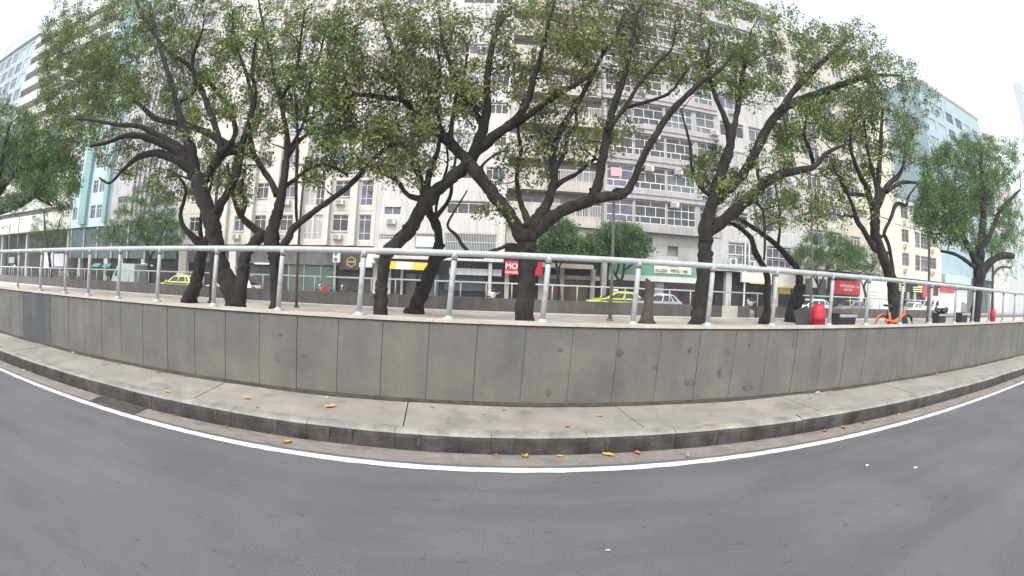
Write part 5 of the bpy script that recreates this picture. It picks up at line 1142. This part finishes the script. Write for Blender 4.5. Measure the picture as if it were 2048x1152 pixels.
def tub(px0, px1, Y, h, label, dp=.34, legs=True):
    a, b_ = at(px0, 640, Y).x, at(px1, 640, Y).x; r = empty('black_tub', ((a + b_) / 2, Y, ZP), label, 'tub', 'dark tubs on the plaza'); w_ = (b_ - a) / 2 - dp * .5 * (a + b_) / 2 / Y * .8
    g_ = MB(); vs = []
    for (k, z_) in ((.78, .1), (.8, .12), (.96, h - .06), (1.0, h - .055), (1.0, h), (.95, h), (.93, h - .03), (.76, .16)):
        vs += [(-w_ * k, -dp / 2 * k, z_), (w_ * k, -dp / 2 * k, z_), (w_ * k, dp / 2 * k, z_), (-w_ * k, dp / 2 * k, z_)]
    fs = [(i * 4 + j, i * 4 + (j + 1) % 4, (i + 1) * 4 + (j + 1) % 4, (i + 1) * 4 + j) for i in range(7) for j in range(4)] + [(3, 2, 1, 0), (28, 29, 30, 31)]
    g_.add(vs, fs); g_.build('body', BLKP, r, loc=(0, 0, 0), bevel=.015)
    g_ = MB(); g_.box(-w_ * 1.03, w_ * 1.03, -dp / 2 * 1.05, -dp / 2 * 1.005, h - .075, h - .01); g_.build('rim', mat('pale_grey_rim', (.30, .30, .33), .5, .1, 3), r, loc=(0, 0, 0))
    for s_ in (-1, 1):
        for t_ in (-1, 1): MB().tube([(s_ * w_ * .8, t_ * dp * .35, .12), (s_ * w_ * .92, t_ * dp * .4, 0)], .022, 6).build('leg', mat('pale_leg', (.45, .44, .42), .6, .1, 3), r, loc=(0, 0, 0))
    return r
tub(1662, 1711, 7.7, .66, 'wide black tub with a pale rim right of the big red bin')
tub(1864, 1891, 8.2, .66, 'black tub right of the bicycle, with black bags heaped on its top')
tub(1911, 1934, 8.3, .68, 'dark tub with a tilted grey board behind it, left of the last big tree')
q = at(1881, 622, 8.2); g = MB()
for i in range(7): c_ = Vector((q.x + random.uniform(-.25, .25), 8.2 + random.uniform(-.15, .15), ZP + .69 + random.uniform(0, .1))); g.tube([c_ + Vector((-.1, 0, 0)), c_, c_ + Vector((.1, 0, .02))], [.03, .09, .03], 8, jit=.2)
tag(g.build('rubbish_bag', BLKP, smooth=True), 'black rubbish bags heaped on the tub right of the bicycle', 'rubbish bag')
def board(px, Y, w_, h_, lean, label, mt, rz=0):
    q = at(px, 640, Y); r = MB().box(-w_ / 2, w_ / 2, -.02, .02, 0, h_).build('leaning_board', mt, bevel=.006); r.location = (q.x, Y, ZP + .01); r.rotation_euler = (0, lean, rz); tag(r, label, 'board'); return r
board(1616, 7.75, .42, .78, -.33, 'dark grey slab tilted against the big red bin', mat('dark_board', (.045, .047, .046), .7, .2, 2))
board(1924, 9.0, .5, 1.0, .15, 'grey-green board standing tilted behind the dark tub', mat('green_grey_board', (.20, .23, .2), .8, .1, 2))
q = at(1849, 644, 7.9); r = empty('blue_bucket', (q.x, 7.9, ZP), 'small blue bucket between the bicycle and the black tub', 'bucket'); g = MB(); lathe(g, [(0, 0), (.11, 0), (.14, .28), (.15, .28), (.15, .3), (.13, .3), (.1, .04), (0, .04)]); g.build('body', mat('blue_plastic', (.07, .08, .35), .4, .1, 3), r, loc=(0, 0, 0), smooth=True)
g = MB(); g.tube([(.145 * math.cos(a), 0, .28 + .13 * math.sin(a)) for a in np.linspace(0, math.pi, 10)], .005, 5); g.build('handle', RIM, r, loc=(0, 0, 0))
q = at(236, 583, 9.0); g = MB(); lathe(g, [(0, 0), (.1, .01), (.13, .09), (.08, .17), (.03, .2), (.05, .24)], 12); r = g.build('white_bag', mat('white_plastic_bag', (.72, .70, .74), .5, .1, 5), smooth=True); r.location = (q.x, 9.0, ZP + .55); tag(r, 'small knotted white plastic bag seen behind a rail post at the left', 'plastic bag')
r.location.z = ZP

# potted round bush, small teal awnings and a grey sign at the far left
q = at(215, 550, 33.5); r = empty('potted_bush', (q.x, 33.5, .13), 'dark round clipped bush in a pot in front of the pale wall at the left', 'bush')
g = MB(); lathe(g, [(0, 0), (.22, 0), (.3, .45), (.32, .5), (.26, .5), (0, .46)], 16); g.build('pot', mat('grey_pot', (.2, .2, .19), .8, .2, 4), r, loc=(0, 0, 0))
g = MB(); g.tube([(0, 0, .45), (0, 0, 1.1)], .04, 6); g.build('trunk', M['bark'], r, loc=(0, 0, 0))
rng2 = np.random.default_rng(3); n_ = 900; C_ = unit(rng2.normal(size=(n_, 3))) * (rng2.random((n_, 1)) ** .4) * .5 + np.array([0, 0, 1.35]); A_ = unit(rng2.normal(size=(n_, 3))); W_ = unit(np.cross(A_, unit(rng2.normal(size=(n_, 3)))))
put('crown', leaves_mesh(C_, A_, W_, np.full(n_, .12), np.full(n_, .06), LM[2]), r, loc=(0, 0, 0))
for px, lb in ((196, 'small teal awning over a dark doorway, left one of two'), (217, 'small teal awning above the round potted bush')):
    q = at(px, 542, 36.2); r = empty('awning', (q.x, 36.2, 1.95), lb, 'awning'); g = MB(); g.add([(-.7, 0, .35), (.7, 0, .35), (.7, -.7, 0), (-.7, -.7, 0), (-.7, 0, .32), (.7, 0, .32), (.7, -.7, -.03), (-.7, -.7, -.03)], [(0, 3, 2, 1), (4, 5, 6, 7), (3, 7, 6, 2), (0, 4, 7, 3), (1, 2, 6, 5), (0, 1, 5, 4)]); g.build('cloth', mat('teal_awning_cloth', (.08, .24, .21), .7, .1, 3), r, loc=(0, 0, 0))
    [MB().tube([(s_ * .66, -.66, -.0), (s_ * .66, .02, -.3)], .015, 5).build('bracket', M['dark'], r, loc=(0, 0, 0)) for s_ in (-1, 1)]
q = at(23, 520, 30.0); r = empty('street_sign', (q.x, 30, q.z), 'grey blank sign panel beside the traffic light at the far left', 'sign'); g = MB(); g.box(-1.1, 1.1, -.03, .03, -.35, .35); g.build('panel', mat('grey_sign_panel', (.32, .34, .33), .6, .1, 2), r, loc=(0, 0, 0)); g = MB(); g.box(-.04, .04, .035, .1, -q.z, -.0); g.build('post', FR['grey'], r, loc=(0, 0, 0))
# pale lime runs down the dark kerb face
g = MB(); random.seed(9)
for px, py in ((265, 790), (430, 822), (655, 868), (700, 872), (838, 890), (1022, 893), (1215, 893), (300, 800), (1430, 880), (550, 850), (1590, 862)):
    d_ = ray(px, py); q = CAMP + d_ * (4.905 / d_.y); w_ = random.uniform(.02, .045)
    pts = [(q.x - w_, 4.905, .205), (q.x - w_ * .3, 4.904, random.uniform(.05, .1)), (q.x, 4.904, random.uniform(.01, .04)), (q.x + w_ * .4, 4.904, random.uniform(.05, .12)), (q.x + w_, 4.905, .205)]
    g.add(pts, [(4, 3, 2, 1, 0)])
tag(g.build('kerb_lime_stain', mat('lime_stain', (.068, .058, .054), .9, .4, 14, speck=.3)), kind='structure')

# ------------------------------------------------------------------ drain grate in the gutter
q0, q1 = at(183, 798, 4.76), at(285, 822, 4.72)
x0_ = (CAMP + ray(186, 800) * (-2 / ray(186, 800).z)).x; x1_ = (CAMP + ray(285, 822) * (-2 / ray(285, 822).z)).x
dg = empty('drain_grate', ((x0_ + x1_) / 2, 4.76, 0), 'rusty iron drain grate set in the gutter at the left', 'drain grate')
g = MB(); g.box(x0_, x1_, 4.56, 4.60, .0, .016); g.box(x0_, x1_, 4.885, 4.915, .0, .016); g.box(x0_, x0_ + .03, 4.60, 4.885, .0, .016); g.box(x1_ - .03, x1_, 4.60, 4.885, .0, .016); g.build('frame', M['iron'], dg)
g = MB()
for k in range(6): y_ = 4.615 + k * .048; g.box(x0_ + .03, x1_ - .03, y_, y_ + .02, .004, .017)
for k in range(1, 4): xx = x0_ + (x1_ - x0_) * k / 4; g.box(xx - .01, xx + .01, 4.60, 4.885, .002, .0135)
g.build('bars', M['iron'], dg); g = MB(); g.quad((x0_ + .02, 4.59, .0065), (x1_ - .02, 4.59, .0065), (x1_ - .02, 4.89, .0065), (x0_ + .02, 4.89, .0065)); g.build('pit', M['dark'], dg)

# ------------------------------------------------------------------ fallen leaves and litter
LY = mat('fallen_leaf_yellow', (.52, .38, .06), .7, .35, 30, c2=(.46, .25, .05)); LO = mat('fallen_leaf_orange', (.36, .16, .07), .6, .25, 30); LB = mat('fallen_leaf_brown', (.14, .075, .035), .8, .3, 30); LR = mat('fallen_leaf_pink', (.42, .21, .14), .6, .2, 20)
PW = mat('litter_white', (.45, .44, .42), .6, .05, 9)
def leaf_mesh(seed, mt, stem=True, rad_=.07):
    random.seed(seed); g_ = MB(); n = 9; ph = random.uniform(0, 6); cu = random.uniform(.15, .45)
    prof = [(-1, 0), (-.72, .34), (-.3, .56), (.15, .58), (.55, .4), (.85, .17), (1.0, 0)]
    vs = []
    for i, (t_, w_) in enumerate(prof):
        x_ = t_ * rad_; z_ = rad_ * (.10 + cu * .5 * t_ * t_ + .05 * math.sin(i * 1.7 + ph)); vs += [(x_, -w_ * rad_ * .8, z_ + w_ * rad_ * cu), (x_, 0, z_ - .02 * rad_), (x_, w_ * rad_ * .8, z_ + w_ * rad_ * cu * .8)]
    g_.add(vs, [(i * 3 + j, (i + 1) * 3 + j, (i + 1) * 3 + j + 1, i * 3 + j + 1) for i in range(6) for j in range(2)])
    if stem: g_.tube([(-rad_, 0, rad_ * .4), (-rad_ * 1.5, .1 * rad_, rad_ * .25), (-rad_ * 1.9, .3 * rad_, rad_ * .08)], .0022, 4)
    return g_.mesh('fallen_leaf', mt)
FL = [(335, 784, 'k', LY, .07, 'crumpled yellow-brown leaf on the kerb left of the leaf by the wall joint'), (494, 797, 'k', LY, .09, 'flat yellow leaf on the near sidewalk, second from the left'),
      (514, 815, 'k', LY, .06, 'yellow leaf at the kerb edge just below and right of another one'), (660, 814, 'k', LY, .11, 'long curled tan leaf on the sidewalk near the middle-left'),
      (865, 815, 'k', LB, .04, 'tiny brown leaf on the sidewalk near the cracked joint'), (967, 827, 'k', LY, .05, 'small bright yellow leaf on the sidewalk left of the black scrap'),
      (1008, 821, 'k', LB, .04, 'black curled scrap of leaf on the sidewalk by the wall'), (1199, 832, 'k', LY, .075, 'bright yellow leaf on the sidewalk left of the broken joint'),
      (1135, 854, 'k', LO, .055, 'small orange leaf on the kerb edge below the bright yellow one'), (1413, 850, 'k', LY, .055, 'small yellow leaf on the kerb edge right of the centre'),
      (1611, 827, 'k', LY, .055, 'yellow leaf at the end of a sidewalk joint, right side'), (1620, 797, 'k', LB, .045, 'dark leaf near the wall on the right sidewalk'), (1775, 776, 'k', LY, .05, 'yellow leaf close to the wall, far right sidewalk'),
      (575, 885, 'g', LY, .10, 'yellow leaf with a red tip lying against the white line'), (453, 854, 'g', LY, .05, 'small yellow-green leaf in the left gutter'), (735, 895, 'g', LO, .05, 'small orange leaf at the foot of the kerb'),
      (993, 908, 'g', LO, .05, 'tiny orange-brown leaf in the gutter, left of the large yellow one'), (1050, 912, 'g', LY, .10, 'large yellow leaf with a long stem in the middle gutter'), (1121, 913, 'g', LY, .06, 'flat yellow-green leaf in the gutter right of the large one'),
      (1216, 911, 'g', LY, .10, 'long yellow leaf in the gutter left of the pink one'), (1274, 906, 'g', LR, .10, 'large pinkish-brown leaf standing up in the gutter'), (1375, 912, 'g', LR, .065, 'flat pink leaf between kerb and white line'),
      (1512, 882, 'g', LO, .045, 'tiny pale brown leaf at the kerb foot, right of the pink leaves'), (1650, 863, 'g', LO, .09, 'orange-brown crumpled leaf cluster in the right gutter'), (1687, 856, 'g', LY, .10, 'wide yellow leaf beside the orange-brown cluster'),
      (1726, 847, 'g', LB, .06, 'brown leaf between two yellow ones in the right gutter'), (1748, 842, 'g', LY, .08, 'yellow leaf right of the brown one in the right gutter'), (1798, 830, 'g', LY, .07, 'last yellow leaf in the right gutter before the far scraps'),
      (318, 745, 'k', LB, .07, 'pale dry leaf tuft at the foot of the wall, left side'), (236, 729, 'k', LB, .05, 'small dark leaf near the wall, far left'), (210, 723, 'k', LO, .06, 'pinkish dry leaf by the wall at the far left'), (75, 700, 'k', LB, .05, 'small dark leaf on the far-left sidewalk'),
      (350, 829, 'g', LO, .05, 'orange scrap right of the drain grate'), (225, 799, 'g', LR, .05, 'pinkish scrap lying on the drain grate'), (1932, 792, 'g', LY, .05, 'small yellow leaf far right in the gutter'), (1990, 738, 'k', LY, .05, 'small yellow leaf at the far-right end of the sidewalk'),
      (1860, 774, 'k', LY, .05, 'pale yellow leaf on the kerb, far right')]
for i, (px, py, k_, mt_, rr, lb) in enumerate(FL):
    zz = KZ + .004 if k_ == 'k' else .006; d_ = ray(px, py); q = CAMP + d_ * ((zz - 2) / d_.z)
    if k_ == 'k': q.y = min(max(q.y, 4.99), YW - .06)
    else: q.y = min(q.y, 4.90 - rr * .3)
    o = put('fallen_leaf', leaf_mesh(i, mt_, rr > .05, rr * .78)); o.location = q; o.rotation_euler = (random.uniform(-.1, .1), random.uniform(-.15, .15), random.uniform(0, 6.28)); tag(o, lb, 'fallen leaf', 'fallen leaves in the gutter and on the kerb')
for i, (px, py, rr, lb) in enumerate([(1734, 931, .04, 'white scrap of paper on the road, left one of a pair'), (1830, 936, .045, 'white scrap of paper on the road, right one of a pair'), (1216, 1101, .025, 'small white fleck on the near asphalt'), (8, 720, .12, 'crumpled white litter at the left edge by the kerb'), (48, 741, .05, 'white scrap in the far-left gutter'), (62, 744, .04, 'second white scrap just right of another in the far-left gutter'), (148, 705, .05, 'white scrap on the far-left sidewalk by the wall'), (1872, 748, .05, 'white scrap by the wall on the right sidewalk'), (1635, 785, .06, 'flat white scrap at the wall foot, right side'), (655, 795, .04, 'white fleck by the wall at the middle-left')]):
    d_ = ray(px, py); zz = KZ + .005 if py < 800 and px not in (8, 48, 62) else .008; q = CAMP + d_ * ((zz - 2) / d_.z); q.y = min(q.y, YW - .05)
    random.seed(100 + i); n = 7; g = MB(); vs = [(0, 0, rr * .4)] + [(rr * random.uniform(.6, 1.1) * math.cos(a * 6.283 / n), rr * random.uniform(.5, .9) * math.sin(a * 6.283 / n), rr * random.uniform(0, .35)) for a in range(n)]
    g.add(vs, [(0, 1 + a, 1 + (a + 1) % n) for a in range(n)]); o = g.build('paper_scrap', PW); o.location = q; tag(o, lb, 'litter', 'paper scraps on road and sidewalk')

# loose grit and leaf crumbs gathered along the kerb foot, the wall foot and the plaza edge
g = MB(); random.seed(5)
for i in range(1500):
    x_ = random.choice((random.gauss(0, 9), random.uniform(-24, 30))); k_ = random.random()
    if k_ < .6: y_, z_ = 4.905 - abs(random.gauss(0, .05)), .008
    elif k_ < .85: y_, z_ = YW - .03 - abs(random.gauss(0, .05)), KZ + .012
    else: y_, z_ = random.uniform(4.6, 6.1), None
    if z_ is None: z_ = .008 if y_ < 4.9 else KZ + .008
    if 4.9 < y_ < 5.02: continue
    r_ = random.uniform(.004, .014); a_ = random.uniform(0, 6.3)
    g.add([(x_ + r_ * math.cos(a_ + q_), y_ + r_ * .7 * math.sin(a_ + q_), z_ + random.uniform(0, .008)) for q_ in (0, 2.0, 4.1)], [(0, 1, 2)])
tag(g.build('grit', mat('leaf_crumb', (.12, .085, .055), .9, .5, 9, island=.5)), 'fine brown leaf crumbs and grit along the kerb and wall foot', 'debris', kind='stuff')
# added haze box, fading the far things in place of windscreen glare
g = MB(); g.box(-241, 421, -61, 161, -1.06, 97); o = g.build('haze', []); hm = bpy.data.materials.new('haze'); hm.use_nodes = True; hm.node_tree.nodes.clear()
pv = hm.node_tree.nodes.new('ShaderNodeVolumePrincipled'); pv.inputs['Density'].default_value = .0011; pv.inputs['Color'].default_value = (.9, .93, .95, 1); pv.inputs['Anisotropy'].default_value = .2
ou = hm.node_tree.nodes.new('ShaderNodeOutputMaterial'); hm.node_tree.links.new(pv.outputs[0], ou.inputs['Volume']); o.data.materials.append(hm)
tag(o, 'added pale haze fading the far buildings in place of windscreen glare', 'haze', kind='stuff')
